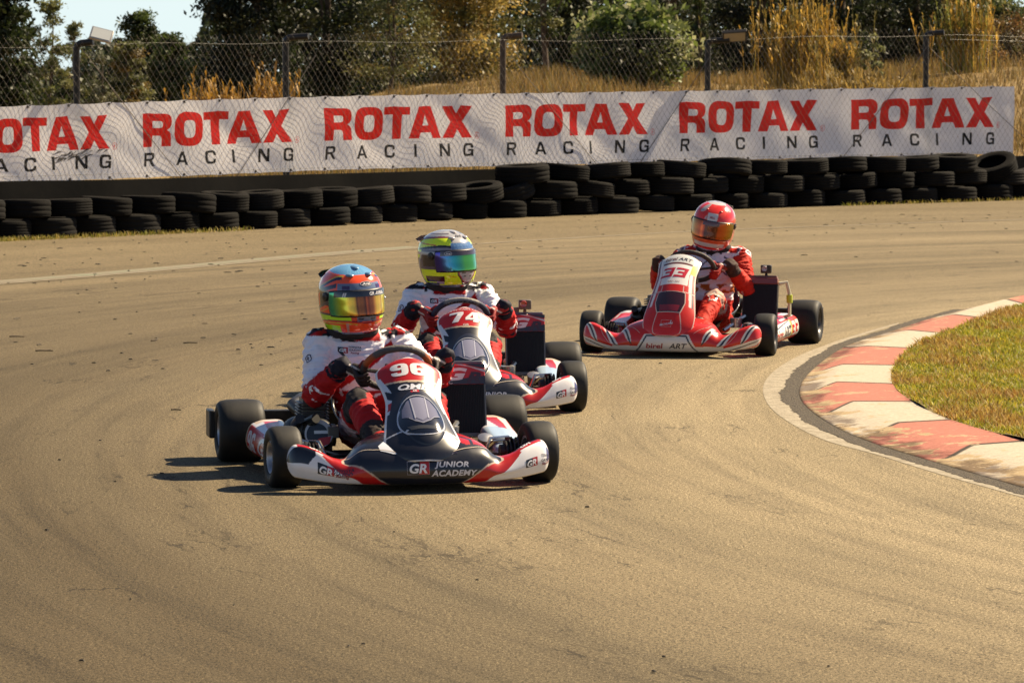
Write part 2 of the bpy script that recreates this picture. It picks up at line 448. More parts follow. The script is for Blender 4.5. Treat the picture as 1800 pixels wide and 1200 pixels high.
L.new(c, b.inputs['Base Color']); b.inputs['Roughness'].default_value = 1; b.inputs['Specular IOR Level'].default_value = .1
ground = surf('ground', lambda U, V: np.stack([U, V, terrain(U, V)], 1), gx, gy, None, M_ground, None)
tag(ground, kind='structure')

# ---- bright hazy sky low over the horizon beyond the trees
sk = bpy.data.materials.new('sky_glow'); sk.use_nodes = True; nt = sk.node_tree; nt.nodes.clear()
em = nt.nodes.new('ShaderNodeEmission'); ou = nt.nodes.new('ShaderNodeOutputMaterial'); nt.links.new(em.outputs[0], ou.inputs[0])
em.inputs[0].default_value = (.60, .70, .70, 1); em.inputs[1].default_value = .58
o = surf('sky', lambda U, V: np.stack([1500 * np.sin(U), 1500 * np.cos(U), -5 + 260 * V], 1), np.linspace(-.55, .55, 40), np.linspace(0, 1, 6), None, sk, None)
tag(o, kind='structure')

# ---- race track and its dusty verge
def sheet(name, pts, z, mat, zf=None, L=3.0):
    v, f = poly2d([pts], L); zz = np.full(len(v), z) if zf is None else zf(v)
    o = link(name, np_mesh(name, np.column_stack([v, zz]), f), mat); return tag(o, kind='structure')
Lv = Line(.55)
back = [tuple(p) for p in Lv.p[::8]]
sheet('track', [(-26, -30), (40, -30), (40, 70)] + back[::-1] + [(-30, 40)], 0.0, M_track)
edge_px = [(-300, 520), (0, 499), (300, 474), (600, 447), (900, 425), (1050, 416), (1225, 406.5), (1500, 396), (1800, 386), (2200, 372)]
edge = np.array([tuple(at(*q))[:2] for q in edge_px])
et = np.linspace(-300, 2200, 60)
edge_d = np.stack([interp(et, [q[0] for q in edge_px], edge[:, 0]), interp(et, [q[0] for q in edge_px], edge[:, 1])], 1)
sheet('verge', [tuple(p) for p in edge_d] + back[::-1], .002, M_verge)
def strip(name, P, Q, z, mat, nv=2):
    P = np.asarray(P); Q = np.asarray(Q); n = len(P)
    V = np.concatenate([np.column_stack([P, np.full(n, z)]), np.column_stack([Q, np.full(n, z)])])
    f = np.array([(i, i + 1, n + i + 1, n + i) for i in range(n - 1)])
    a, bq, c_ = V[f[0][0]], V[f[0][1]], V[f[0][2]]
    if np.cross(bq - a, c_ - bq)[2] < 0: f = f[:, ::-1]
    return tag(link(name, np_mesh(name, V, f), mat), kind='structure')
def worn_paint(name, col, under, lo, hi, scale=9.):
    m, N, L, b = node_mat(name); g = N.new('ShaderNodeNewGeometry'); pos = g.outputs['Position']
    w = nrange(N, L, nnoise(N, L, pos, scale, 8, .75), lo, hi)
    c = nmix(N, L, w, under, col)
    fine = nnoise(N, L, pos, 90, 3, .6); c = nmix(N, L, 1., c, nrange(N, L, fine, .3, .7, .72, 1.28), 'MULTIPLY')
    L.new(c, b.inputs['Base Color']); b.inputs['Roughness'].default_value = .8
    bp = N.new('ShaderNodeBump'); bp.inputs['Strength'].default_value = .4; bp.inputs['Distance'].default_value = .006
    L.new(fine, bp.inputs['Height']); L.new(bp.outputs[0], b.inputs['Normal'])
    return m
nv_ = np.gradient(edge_d, axis=0); nv_ = np.stack([-nv_[:, 1], nv_[:, 0]], 1); nv_ /= np.linalg.norm(nv_, axis=1)[:, None]
strip('track_line', edge_d - nv_ * .05, edge_d + nv_ * .04, .0035, worn_paint('worn_white_line', (.29, .25, .18), (.18, .142, .086), .48, .70, 5))
m_ = et < 760
strip('track_line.001', (edge_d + nv_ * .06)[m_], (edge_d + nv_ * .30)[m_], .0035, worn_paint('worn_green_line', (.14, .165, .10), (.17, .137, .085), .44, .68, 4))

# ---- kerb: stations of outer foot, crease and inner edge, read off the photograph and laid on the ground
ZK = lambda x, y: (1300 + x / 2.858, 480 + y / 2.858)
stn = [((1560, 1118), (1760, 1075), (2000, 1062)), ((1000, 957), (1170, 905), (1429, 898)), ((620, 837), (800, 790), (1060, 788)), ((400, 725), (570, 681), (868, 694)),
       ((303, 622), (490, 581), (768, 602)), ((340, 515), (520, 491), (780, 506)), ((520, 378), (660, 398), (862, 418)), ((745, 303), (860, 316), (1012, 340)),
       ((975, 229), (1080, 236), (1222, 261)), ((1255, 156), (1340, 157), (1440, 192)), ((1560, 92), (1640, 98), (1720, 130)), ((1900, 20), (1960, 30), (2010, 60)), ((2300, -60), (2340, -48), (2380, -20))]
ST = np.array([[tuple(at(*ZK(*q)))[:2] for q in s_] for s_ in stn])           # (n,3,2)
KN = len(ST)
def kerb_pts(U, k):
    ctrl = np.tile(ST[None, :, k, :], (len(U), 1, 1)); return cr_eval(ctrl, np.asarray(U, float) / (KN - 1))
def S_kerb(U, V):
    "U station, V 0 outer .. 1 inner"
    a, m, i = kerb_pts(U, 0), kerb_pts(U, 1), kerb_pts(U, 2)
    V = np.asarray(V, float)[:, None]; t1 = np.clip(V / .45, 0, 1); t2 = np.clip((V - .45) / .55, 0, 1)
    xy = np.where(V < .45, a + (m - a) * t1, m + (i - m) * t2)
    z = np.where(V < .02, .004 + V * .5, .010 + .030 * sstep(V, .02, .48) + .012 * t2)
    return np.column_stack([xy, np.where(V[:, 0] > 1.0, -.01, z[:, 0])])
us = []
for k in range(KN - 1): us += [k - .012, k + .012] + list(np.linspace(k + .03, k + .97, 16))
us = np.array([u for u in us if 0 <= u <= KN - 1]); vs = np.array([0, .004, .02, .05, .1, .2, .3, .4, .45, .5, .6, .7, .8, .9, 1.0, 1.004])
RED, CREAM = (.385, .150, .108), (.43, .37, .285)
def kerb_col(U, V):
    k = np.floor(U).astype(int); c = np.where((k % 2 == 1)[:, None], np.array(RED), np.array(CREAM))
    j = np.abs(U - np.round(U)) < .0125
    c = np.where(j[:, None], np.array((.05, .04, .03)), c); return c
M_kerb, N, L, b = node_mat('kerb_paint')
vc = N.new('ShaderNodeVertexColor'); vc.layer_name = 'Col'; at2 = N.new('ShaderNodeAttribute'); at2.attribute_name = 'across'
g = N.new('ShaderNodeNewGeometry'); pos = g.outputs['Position']
w1 = nnoise(N, L, pos, 2.6, 9, .72); w2 = nnoise(N, L, pos, 5.5, 9, .75); w3 = nnoise(N, L, pos, 1.6, 10, .78)
thr = nmath(N, L, 'ADD', w1, nrange(N, L, at2.outputs['Fac'], .0, .60, .085, -.07))
c = nmix(N, L, nrange(N, L, thr, .555, .575), vc.outputs[0], (.37, .275, .155))        # paint gone to the cement
st = nmath(N, L, 'ADD', w3, nrange(N, L, at2.outputs['Fac'], .15, .62, .07, -.40))
c = nmix(N, L, nrange(N, L, st, .50, .60, 0, .85), c, nmix(N, L, 1., c, (.30, .26, .26), 'MULTIPLY'))             # rubber laid on the outer slope
c = nmix(N, L, nrange(N, L, w2, .585, .605, 0, .75), c, (.40, .31, .19))
c = nmix(N, L, 1., c, nrange(N, L, nnoise(N, L, pos, 40, 4, .7), .3, .7, .82, 1.18), 'MULTIPLY')
L.new(c, b.inputs['Base Color']); b.inputs['Roughness'].default_value = .8; b.inputs['Specular IOR Level'].default_value = .15
bp = N.new('ShaderNodeBump'); bp.inputs['Strength'].default_value = .35; bp.inputs['Distance'].default_value = .006
L.new(nmath(N, L, 'ADD', w2, nnoise(N, L, pos, 60, 4)), bp.inputs['Height']); L.new(bp.outputs[0], b.inputs['Normal'])
kerb = surf('kerb', S_kerb, us, vs, kerb_col, M_kerb, None)
a_ = kerb.data.attributes.new('across', 'FLOAT', 'POINT'); a_.data.foreach_set('value', np.tile(vs, len(us)).astype(np.float32))
tag(kerb, kind='structure')
if kerb.data.polygons[200].normal.z < 0: kerb.data.flip_normals()

# white strip and the crumbled gap outside the kerb
wo = [(1700, 1200), (1429, 1128), (1000, 1008), (700, 915), (400, 828), (180, 700), (118, 590), (165, 500), (300, 415), (480, 345), (640, 295), (800, 250)]
wi = [(1700, 1165), (1429, 1096), (1000, 978), (640, 878), (400, 778), (270, 682), (233, 590), (250, 530), (350, 440), (480, 365), (640, 305), (800, 255)]
def dens(pts, n=90):
    P = np.array([tuple(at(*ZK(*q)))[:2] for q in pts]); return cr_eval(np.tile(P[None], (n, 1, 1)), np.linspace(0, 1, n))
wo, wi = dens(wo), dens(wi)
M_white = worn_paint('worn_white_strip', (.36, .31, .225), (.19, .152, .095), .36, .66, 13)
strip('track_line.002', wo, wi, .0015, M_white)
M_gravel, N, L, b = node_mat('crumbled_gravel'); g = N.new('ShaderNodeNewGeometry'); pos = g.outputs['Position']
vo = N.new('ShaderNodeTexVoronoi'); vo.inputs['Scale'].default_value = 150; L.new(pos, vo.inputs['Vector'])
c = nmix(N, L, nrange(N, L, nnoise(N, L, pos, 70, 5, .75), .38, .62), (.030, .024, .017), (.135, .105, .068)); L.new(c, b.inputs['Base Color']); b.inputs['Roughness'].default_value = .95
bp = N.new('ShaderNodeBump'); bp.inputs['Distance'].default_value = .008; L.new(vo.outputs['Distance'], bp.inputs['Height']); L.new(bp.outputs[0], b.inputs['Normal'])
tt = np.linspace(0.0, 8.6, 420); ko = kerb_pts(tt, 0)
tn = np.gradient(ko, axis=0); tn /= np.linalg.norm(tn, axis=1)[:, None]; kn = np.stack([-tn[:, 1], tn[:, 0]], 1)
if np.dot(kn[180], kerb_pts(np.array([tt[180]]), 2)[0] - ko[180]) > 0: kn = -kn
wd = (.095 + .008 * np.sin(tt * 5.1) + .006 * np.sin(tt * 13.7) + rng.normal(0, .006, len(tt)))[:, None]
strip('gravel_gap', ko - kn * .01, ko + kn * wd, .003, M_gravel)

# infield grass inside the kerb
inner = kerb_pts(np.linspace(0, KN - 1, 160), 2)
infield = [tuple(p) for p in inner] + [(14, inner[-1][1]), (14, inner[0][1])]
M_infield, N, L, b = node_mat('infield_soil'); g = N.new('ShaderNodeNewGeometry'); pos = g.outputs['Position']
c = nmix(N, L, nrange(N, L, nnoise(N, L, pos, 9, 6), .35, .65), (.13, .09, .03), (.17, .135, .035)); L.new(c, b.inputs['Base Color']); b.inputs['Roughness'].default_value = 1
def inf_z(v): return np.array([.052 + .02 * mnoise.noise((p[0] * 1.5, p[1] * 1.5, 0)) for p in v])
sheet('infield', infield, 0, M_infield, inf_z, .25)
def inside(P, poly):
    x, y = P[:, 0], P[:, 1]; r = np.zeros(len(P), bool); n = len(poly)
    for i in range(n):
        x1, y1 = poly[i]; x2, y2 = poly[(i + 1) % n]
        if y1 == y2: continue
        r ^= ((y1 > y) != (y2 > y)) & (x < (x2 - x1) * (y - y1) / (y2 - y1) + x1)
    return r
def blades(P, h, w, lean, cols, two=True):
    "grass blades: bent triangles rooted at P (n,3)"
    n = len(P); a = rng.uniform(0, 2 * np.pi, n); d = np.stack([np.cos(a), np.sin(a), np.zeros(n)], 1)
    a2 = rng.uniform(0, 2 * np.pi, n); ln = np.stack([np.cos(a2), np.sin(a2), np.zeros(n)], 1) * (lean * rng.uniform(.2, 1., n))[:, None]
    up = np.zeros((n, 3)); up[:, 2] = h
    w = (w * np.ones(n))[:, None]
    mid = P + up * .6 + ln * .35; tip = P + up + ln
    V = np.stack([P - d * w, P + d * w, mid + d * w * .7, mid - d * w * .7, tip], 1).reshape(-1, 3)
    k = np.arange(n) * 5
    q = np.stack([k, k + 1, k + 2, k + 3], 1); t = np.stack([k + 3, k + 2, k + 4], 1)
    C = np.repeat(cols, 5, axis=0)
    me = bpy.data.meshes.new('blades')
    me.vertices.add(len(V)); me.vertices.foreach_set('co', V.astype(np.float32).ravel())
    idx = np.concatenate([q, t], 1).ravel()
    me.loops.add(len(idx)); me.loops.foreach_set('vertex_index', idx.astype(np.int32))
    ls = np.stack([np.arange(n) * 7, np.arange(n) * 7 + 4], 1).ravel(); lt = np.tile([4, 3], n)
    me.polygons.add(2 * n); me.polygons.foreach_set('loop_start', ls.astype(np.int32)); me.polygons.foreach_set('loop_total', lt.astype(np.int32))
    me.update(calc_edges=True)
    at_ = me.color_attributes.new('Col', 'FLOAT_COLOR', 'POINT'); cc = np.ones((len(V), 4), np.float32); cc[:, :3] = C; at_.data.foreach_set('color', cc.ravel())
    return me
def pal(n, cols, weights=None, var=.25):
    cols = np.array(cols); i = rng.choice(len(cols), n, p=weights); return cols[i] * rng.uniform(1 - var, 1 + var, (n, 1))
M_blade = pmat('grass_blade', (0, 0, 0), .6, spec=.3, attr=True, translucent=.35)
Q = np.column_stack([rng.uniform(1.4, 6.0, 300000), rng.uniform(14.0, 29.0, 300000)])
vis = (Q[:, 0] / Q[:, 1] * F_PX < 1010)
Q = Q[vis]; Q = Q[inside(Q, infield)][:125000]
pn = np.array([mnoise.noise((p[0] * 2.2, p[1] * 1.1, 3.)) + .5 * mnoise.noise((p[0] * 7, p[1] * 4, 5.)) for p in Q])
gr = np.array([(.34, .32, .026), (.21, .24, .018), (.48, .38, .04)]); br = np.array([(.42, .28, .06), (.48, .34, .10), (.30, .15, .035)])
i3 = rng.integers(0, 3, len(Q)); dry = sstep(pn + rng.normal(0, .16, len(Q)), -.12, .16)[:, None]
gc = (gr[i3] * (1 - dry) + br[i3] * dry) * rng.uniform(.7, 1.3, (len(Q), 1))
hh = (.026 + .022 * np.clip(pn + .4, 0, 1)) * rng.uniform(.5, 1.3, len(Q))
me = blades(np.column_stack([Q, inf_z(Q) - .005]), hh, .0032 * rng.uniform(.7, 1.5, len(Q)), .045, gc)
tag(link('grass', me, M_blade), 'short patchy green and straw coloured grass inside the painted kerb', 'grass', kind='stuff')

# fringe of weeds at the foot of the tyre wall, on the left
Lw = Line(-.02); n = 1300; a0 = Lw.s_of(-60); a1 = Lw.s_of(430); aa = a0 + (a1 - a0) * rng.uniform(0, 1, n) ** 1.9
p2 = Lw.xy_s(aa) + Lw.nor(aa) * rng.normal(-.05, .05, n)[:, None]
n2 = 500; ab = Lw.s_of(1480) + (Lw.s_of(1850) - Lw.s_of(1480)) * rng.uniform(0, 1, n2); p3 = Lw.xy_s(ab) + Lw.nor(ab) * rng.normal(-.02, .03, n2)[:, None]
p2 = np.concatenate([p2, p3]); n = len(p2)
me = blades(np.column_stack([p2, np.full(n, .004)]), rng.uniform(.015, .06, n), .005, .04, pal(n, [(.30, .24, .05), (.20, .20, .03), (.36, .27, .09)]))
tag(link('weed_fringe', me, M_blade), 'thin yellow green weeds along the foot of the tyre wall', 'weeds', kind='stuff')

# rubber crumbs scattered over the track and a few twigs
def debris():
    mb = MB(); n = 0
    while n < 300:
        px, py = random.uniform(-20, 1820), random.uniform(372, 660)
        f_ = interp(px, [q[0] for q in edge_px], [q[1] for q in edge_px])
        if random.random() > (1.0 if py < f_ + 25 else .30 if px < 1000 else .14): continue
        if px > 1330 and py > 500: continue
        p = at(px, py); yy = float(np.interp(px, L_f.px, L_f.p[:, 1]))
        if p.y > yy - .95: continue
        l = random.choice([.008, .012, .016, .03]) * random.uniform(.7, 1.3); w = random.uniform(.004, .008)
        mb.box((p.x, p.y, .008 + w * .3), (l * 2, w * 2.2, w * .9), Matrix.Rotation(random.gauss(0, .6), 3, 'Z'), taper=.6); n += 1
    while n < 320:
        px, py = random.uniform(0, 1700), random.uniform(640, 1190); p = at(px, py)
        w = random.uniform(.003, .006); mb.box((p.x, p.y, .004 + w * .3), (w * random.uniform(2, 5), w * 1.6, w), Matrix.Rotation(random.uniform(0, 3), 3, 'Z'), taper=.6); n += 1
    return mb
tag(debris().build('rubber_crumbs', pmat('rubber_crumb', (.03, .025, .018), .9), smooth=False), 'dark rubber crumbs scattered over the track', 'rubber crumbs', kind='stuff')
M_twig = pmat('twig_bark', (.045, .03, .018), .9)
for (px, py, l, kind, lab) in ((620, 597, .13, 'c', 'dark hooked twig on the track right behind the front kart driver'), (692, 512, .12, 'c', 'curved dark twig between the two helmets of the leading karts'),
                         (268, 598, .14, 'c', 'small curled twig on the bare track at left of the karts'), (30, 593, .10, 's', 'straight thin twig near the left edge of the track'),
                         (78, 618, .11, 'f', 'forked twig lying on the track at far left'), (335, 604, .09, 's', 'short thin twig left of the leading driver, beside the curled one'), (310, 722, .05, 's', 'short dark twig just behind the rear wheel of the leading kart')):
    p = at(px, py); mb = MB()
    if kind == 'c': pts = [(l * .45 * math.cos(t) * .5, l * .9 * math.sin(t), .008) for t in np.linspace(-1.5, 1.5, 12)]
    else: pts = [(-l / 2 + l * t, .01 * math.sin(5 * t), .007) for t in np.linspace(0, 1, 6)]
    mb.tube(pts, list(np.linspace(.0045, .002, len(pts))), 5)
    if kind == 'f': mb.tube([(0, 0, .007), (l * .3, .05, .009)], .002, 5)
    o = mb.build('twig', M_twig); o.location = (p.x, p.y, 0.0); tag(o, lab, 'twig', 'twigs lying on the track')

# ================================================================== FENCE, BANNER, TYRE WALL
M_rub = pmat('old_rubber', (.0065, .006, .0055), .85, spec=.10, var=.35, vscale=5, bump=.3, bscale=25, rnd=.5, dirt=.08, dirtcol=(.055, .040, .024))
M_belt = pmat('belt_rubber', (.005, .0045, .004), .9, spec=.12, var=.4, vscale=2.5, bump=.3, bscale=6, dirt=.12, dirtcol=(.04, .03, .02))
M_post = pmat('painted_post', (.014, .012, .010), .5, metal=.2, var=.3, vscale=12, dirt=.2, dirtcol=(.07, .04, .02))
M_postb = pmat('rusty_post', (.07, .046, .028), .6, metal=.2, var=.3, vscale=12, dirt=.4, dirtcol=(.18, .10, .05))
M_wire = pmat('galvanised_wire', (.15, .125, .10), .5, metal=.5)

# belt barrier behind the tyres: thick rubber sheet with a sagging top
Lb = Line(.66)
bpx = np.linspace(-300, 2150, 120)
tops = interp(bpx, [-300, 0, 200, 450, 640, 900, 1060, 1300, 1560, 1800, 2150], [334, 319, 316, 309, 304, 297, 296, 291, 286, 274, 262])
bs = Lb.s_of(bpx); bxy = Lb.xy_s(bs); bn = Lb.nor(bs)
ztop = np.array([z_at(t, y) for t, y in zip(tops, bxy[:, 1])])
def S_belt(U, V):
    "U 0..1 along, V round the section"
    i = U * (len(bpx) - 1); x = np.interp(i, np.arange(len(bpx)), bxy[:, 0]); y = np.interp(i, np.arange(len(bpx)), bxy[:, 1]); zt = np.interp(i, np.arange(len(bpx)), ztop)
    nx = np.interp(i, np.arange(len(bpx)), bn[:, 0]); ny = np.interp(i, np.arange(len(bpx)), bn[:, 1])
    q = np.floor(V + 1e-6).astype(int) % 4; off = np.where((q == 1) | (q == 2), .035, 0.); z = np.where((q == 2) | (q == 3), zt, 0.)
    off = off + .012 * np.sin(U * 90) * (z > 0)
    return np.stack([x + nx * off, y + ny * off, z], 1)
o = surf('belt_barrier', S_belt, np.linspace(0, 1, 240), np.array([0, 1, 2, 3, 4.0]), None, M_belt, None)
o.data.flip_normals()
tag(o, 'long low black rubber belt barrier standing behind the tyres', 'barrier')

# chain link fence
fence = empty('chain_link_fence', (*L_f.xy(900), 0), label='tall chain link fence with bent posts behind the banner and tyre wall', cat='fence')
def childify(o, parent=fence):
    o.parent = parent; o.matrix_parent_inverse = Matrix.Translation(-Vector(parent.location)); return o
s0, s1 = float(L_f.s_of(-260)), float(L_f.s_of(2120))
def fence_top(px): return interp(px, [-300, 0, 300, 517, 900, 1255, 1637, 1800, 2200], [92, 83, 76, 74, 71, 68, 62, 63, 60])
def ztop_s(a):
    xy = L_f.xy_s(a); px = 900 + xy[..., 0] / xy[..., 1] * F_PX
    return CAM_H + (HORIZON - fence_top(px)) / F_PX * xy[..., 1] + .02
def wires(S, Z, r, lat=0.0):
    "many thin wires: S,Z (n,m) arc length and height -> three-sided prisms"
    n, m = S.shape; xy = L_f.xy_s(S.ravel()).reshape(n, m, 2); nr = L_f.nor(S.ravel()).reshape(n, m, 2)
    P = np.concatenate([xy + nr * lat, Z[..., None]], 2); T = np.gradient(P, axis=1); T /= np.linalg.norm(T, axis=2)[..., None]
    Nn = np.concatenate([nr, np.zeros((n, m, 1))], 2); B = np.cross(T, Nn)
    ring = [P + r * (Nn * math.cos(t) + B * math.sin(t)) for t in (0, 2.094, 4.189)]
    V = np.stack(ring, 2).reshape(-1, 3)
    i, j, k = np.meshgrid(np.arange(n), np.arange(m - 1), np.arange(3), indexing='ij'); i = i.ravel(); j = j.ravel(); k = k.ravel(); k2 = (k + 1) % 3
    b0 = (i * m + j) * 3; b1 = b0 + 3
    return V, np.stack([b0 + k, b0 + k2, b1 + k2, b1 + k], 1)
pitch = .092; zb = .45; slope = .82
allV, allF, nn = [], [], 0
for sgn in (1, -1):
    st_ = np.arange(s0 - 2.5, s1 + 2.5, pitch); st_ = st_ + rng.normal(0, .004, len(st_))
    tt_ = np.linspace(0, 1, 12)
    zt_ = ztop_s(np.clip(st_ + sgn * slope * .7, s0, s1))
    Z = zb + (zt_[:, None] - zb + .06) * tt_[None]
    S = st_[:, None] + sgn * slope * (Z - zb) + .006 * np.sin(Z * 9 + st_[:, None] * 3)
    ok = (S.min(1) > s0 - .5) & (S.max(1) < s1 + .5)
    V, f = wires(S[ok], Z[ok], .0014, lat=.003 * sgn); allV.append(V); allF.append(f + nn); nn += len(V)
childify(link('wire_mesh', np_mesh('wire_mesh', np.concatenate(allV), np.concatenate(allF)), M_wire))
ss = np.linspace(s0, s1, 140)[None]
for zf, lab in ((lambda a: ztop_s(a) - .03 + .012 * np.sin(a * 2.3), 0), (lambda a: ztop_s(a) - .09 + .01 * np.sin(a * 1.7), 1), (lambda a: 0 * a + .62, 2)):
    if lab == 1: a = ss[:, ss[0] > L_f.s_of(1660)]
    else: a = ss
    V, f = wires(a, zf(a), .0021, lat=.012); childify(link('line_wire', np_mesh('line_wire', V, f), M_post))
post_px = [-215, 150, 517, 897, 1255, 1637, 2010]
post_top = [72, 70, 60, 58, 66, 53, 50]
for k, (px, ty) in enumerate(zip(post_px, post_top)):
    a = float(L_f.s_of(px)); xy = L_f.xy_s(a) + L_f.nor(a) * .125; zt = z_at(ty + 6, xy[1]); tn_ = np.array([_tan[100][0], _tan[100][1]])
    arm = (.19, .12, .20, .17, .21, .17, .15)[k]
    d = Vector((math.cos(.2), -math.sin(.25), 0)).normalized()
    c0 = Vector((xy[0], xy[1], 0)); mb = MB()
    bend = [c0 + Vector((0, 0, zt - .07)) + d * (.07 - .07 * math.cos(t)) + Vector((0, 0, .07 * math.sin(t))) for t in np.linspace(0, math.pi / 2, 7)]
    mb.tube([c0 + Vector((0, 0, -.1))] + bend + [bend[-1] + d * arm + Vector((0, 0, .012))], .037, 12)
    o = childify(mb.build('post', M_postb if k == 3 else M_post)); 
    if k in (1, 4):
        tip = bend[-1] + d * arm
        lamp = empty('floodlight', tuple(tip), 0, 'silver framed rectangular floodlight tilted on the leftmost bent fence post' if k == 1 else 'dark flat floodlight on the bent post behind the helmet of the red kart driver', 'floodlight', 'floodlights on the fence posts')
        hb = MB(); w, h, t = (.235, .155, .035) if k == 1 else (.31, .20, .04)
        hb.box((0, 0, 0), (w, t, h)); 
        for q in range(7): hb.box((-w / 2 + w * (q + .5) / 7, t * .75, 0), (.006, t * .6, h * .9))
        R = (Matrix.Rotation(math.radians(14), 3, 'Y') @ Matrix.Rotation(math.radians(-38), 3, 'X')) if k == 1 else (Matrix.Rotation(math.radians(-4), 3, 'Y') @ Matrix.Rotation(math.radians(52), 3, 'X'))
        up = Vector((.09 if k == 1 else .06, -.02, .085 if k == 1 else .06))
        for o2 in (hb.build('housing', pmat('lamp_housing', (.42, .40, .37) if k == 1 else (.05, .045, .04), .4, metal=.4), lamp, bevel=.006),
                   MB().box((0, -t / 2 - .002, 0), (w * .86, .003, h * .82)).build('glass', pmat('lamp_glass', (.62, .62, .58) if k == 1 else (.34, .28, .18), .2, spec=.6), lamp)):
            o2.matrix_local = Matrix.Translation(up) @ R.to_4x4()
        fb = MB(); fb.tube([(-.06, 0, 0.02), (-.05, .03, .05), up + Vector((0, .035, 0)), (.05, .03, .05), (.06, 0, .02)], .009, 6); fb.build('bracket', M_post, lamp)
for q, (pxa, za, pxb, zb2) in enumerate(((150, 1.95, 330, .5), (560, 1.9, 420, .55), (900, 1.9, 1060, .5), (1255, 1.95, 1120, .5), (1637, 2.1, 1480, .55), (1637, 2.0, 1830, .6))):
    A = L_f.xy(pxa) + L_f.nor(L_f.s_of(pxa)) * .03; B = L_f.xy(pxb) + L_f.nor(L_f.s_of(pxb)) * .03
    o = MB(); o.tube([(A[0], A[1], za), ((A[0] + B[0]) / 2, (A[1] + B[1]) / 2 , (za + zb2) / 2 - .01), (B[0], B[1], zb2)], .0045, 5)
    childify(o.build('stay_wire', M_wire))

# ---- banner, letters cut into the cloth so that the low sun shines through both
L_n = Line(.868)
BX = np.array([-260, 0, 300, 600, 1000, 1400, 1781]); BT = np.array([194, 187, 177, 169, 162.5, 157, 151.5]); BB = np.array([338, 324, 311, 299, 290, 279, 270.5])
bs0 = float(L_n.s_of(-250)); bs1 = float(L_n.s_of(1779))
def S_ban(A, V):
    "A arc length along the fence, V 0 bottom .. 1 top"
    A = np.asarray(A, float); V = np.asarray(V, float)
    xy = L_n.xy_s(A); nr = L_n.nor(A); px = 900 + xy[:, 0] / xy[:, 1] * F_PX
    sc = np.abs(np.sin((A - bs0) / .55 * math.pi)) ** .6                                   # sags between eyelets
    zt = CAM_H + (HORIZON - interp(px, BX, BT)) / F_PX * xy[:, 1] - .016 * sc + .010; zb_ = CAM_H + (HORIZON - interp(px, BX, BB)) / F_PX * xy[:, 1] + .012 * sc
    f = .010 * np.sin(A * 5.2 + V * 2.4) + .012 * np.sin(A * 2.1 - V * 3.5 + 1.) + .006 * np.sin(A * 11.5 - V * 6) + .010 * np.maximum(0, np.sin(A * 3.3 + V * 4.4)) ** 4
    f = f * (.35 + np.sin(V * math.pi)) - .02
    return np.column_stack([xy + nr * f[:, None], zb_ + (zt - zb_) * V])
def loops_of(v, f):
    e = {}
    for q in f:
        for i in range(len(q)):
            a, b2 = q[i], q[(i + 1) % len(q)]
            if (b2, a) in e: del e[(b2, a)]
            else: e[(a, b2)] = 1
    nx = {}
    for a, b2 in e: nx.setdefault(a, []).append(b2)
    out = []
    while nx:
        a = next(iter(nx)); lp = [a]; b2 = nx[a].pop()
        if not nx[a]: del nx[a]
        while b2 != lp[0]:
            lp.append(b2); n2 = nx[b2].pop()
            if not nx[b2]: del nx[b2]
            b2 = n2
        out.append([tuple(v[i]) for i in lp])
    return out
GLY = {'R': (.89, [[(0, 0), (0, 1), (.60, 1), (.72, .985), (.81, .94), (.86, .86), (.875, .76), (.865, .64), (.82, .55), (.74, .49), (.82, .445), (.86, .37), (.875, .25), (.88, 0), (.60, 0), (.595, .20), (.575, .28), (.53, .32), (.46, .33), (.28, .33), (.28, 0)],
                   [(.28, .56), (.28, .77), (.50, .77), (.56, .755), (.59, .71), (.59, .62), (.56, .575), (.50, .56)]]),
       'O': (.94, [[(x + .47, y + .5) for x, y in ellipse(.47, .515, 40, 3.0)], [(x + .47, y + .5) for x, y in ellipse(.185, .265, 32, 3.2)]]),
       'T': (.80, [[(0, 1), (0, .755), (.26, .755), (.26, 0), (.54, 0), (.54, .755), (.80, .755), (.80, 1)]]),
       'A': (1.03, [[(0, 0), (.325, 1), (.705, 1), (1.03, 0), (.735, 0), (.675, .185), (.355, .185), (.295, 0)], [(.425, .40), (.515, .725), (.605, .40)]]),
       'X': (.95, [[(0, 0), (.305, .51), (.02, 1), (.355, 1), (.48, .755), (.605, 1), (.935, 1), (.645, .51), (.955, 0), (.61, 0), (.475, .265), (.34, 0)]])}
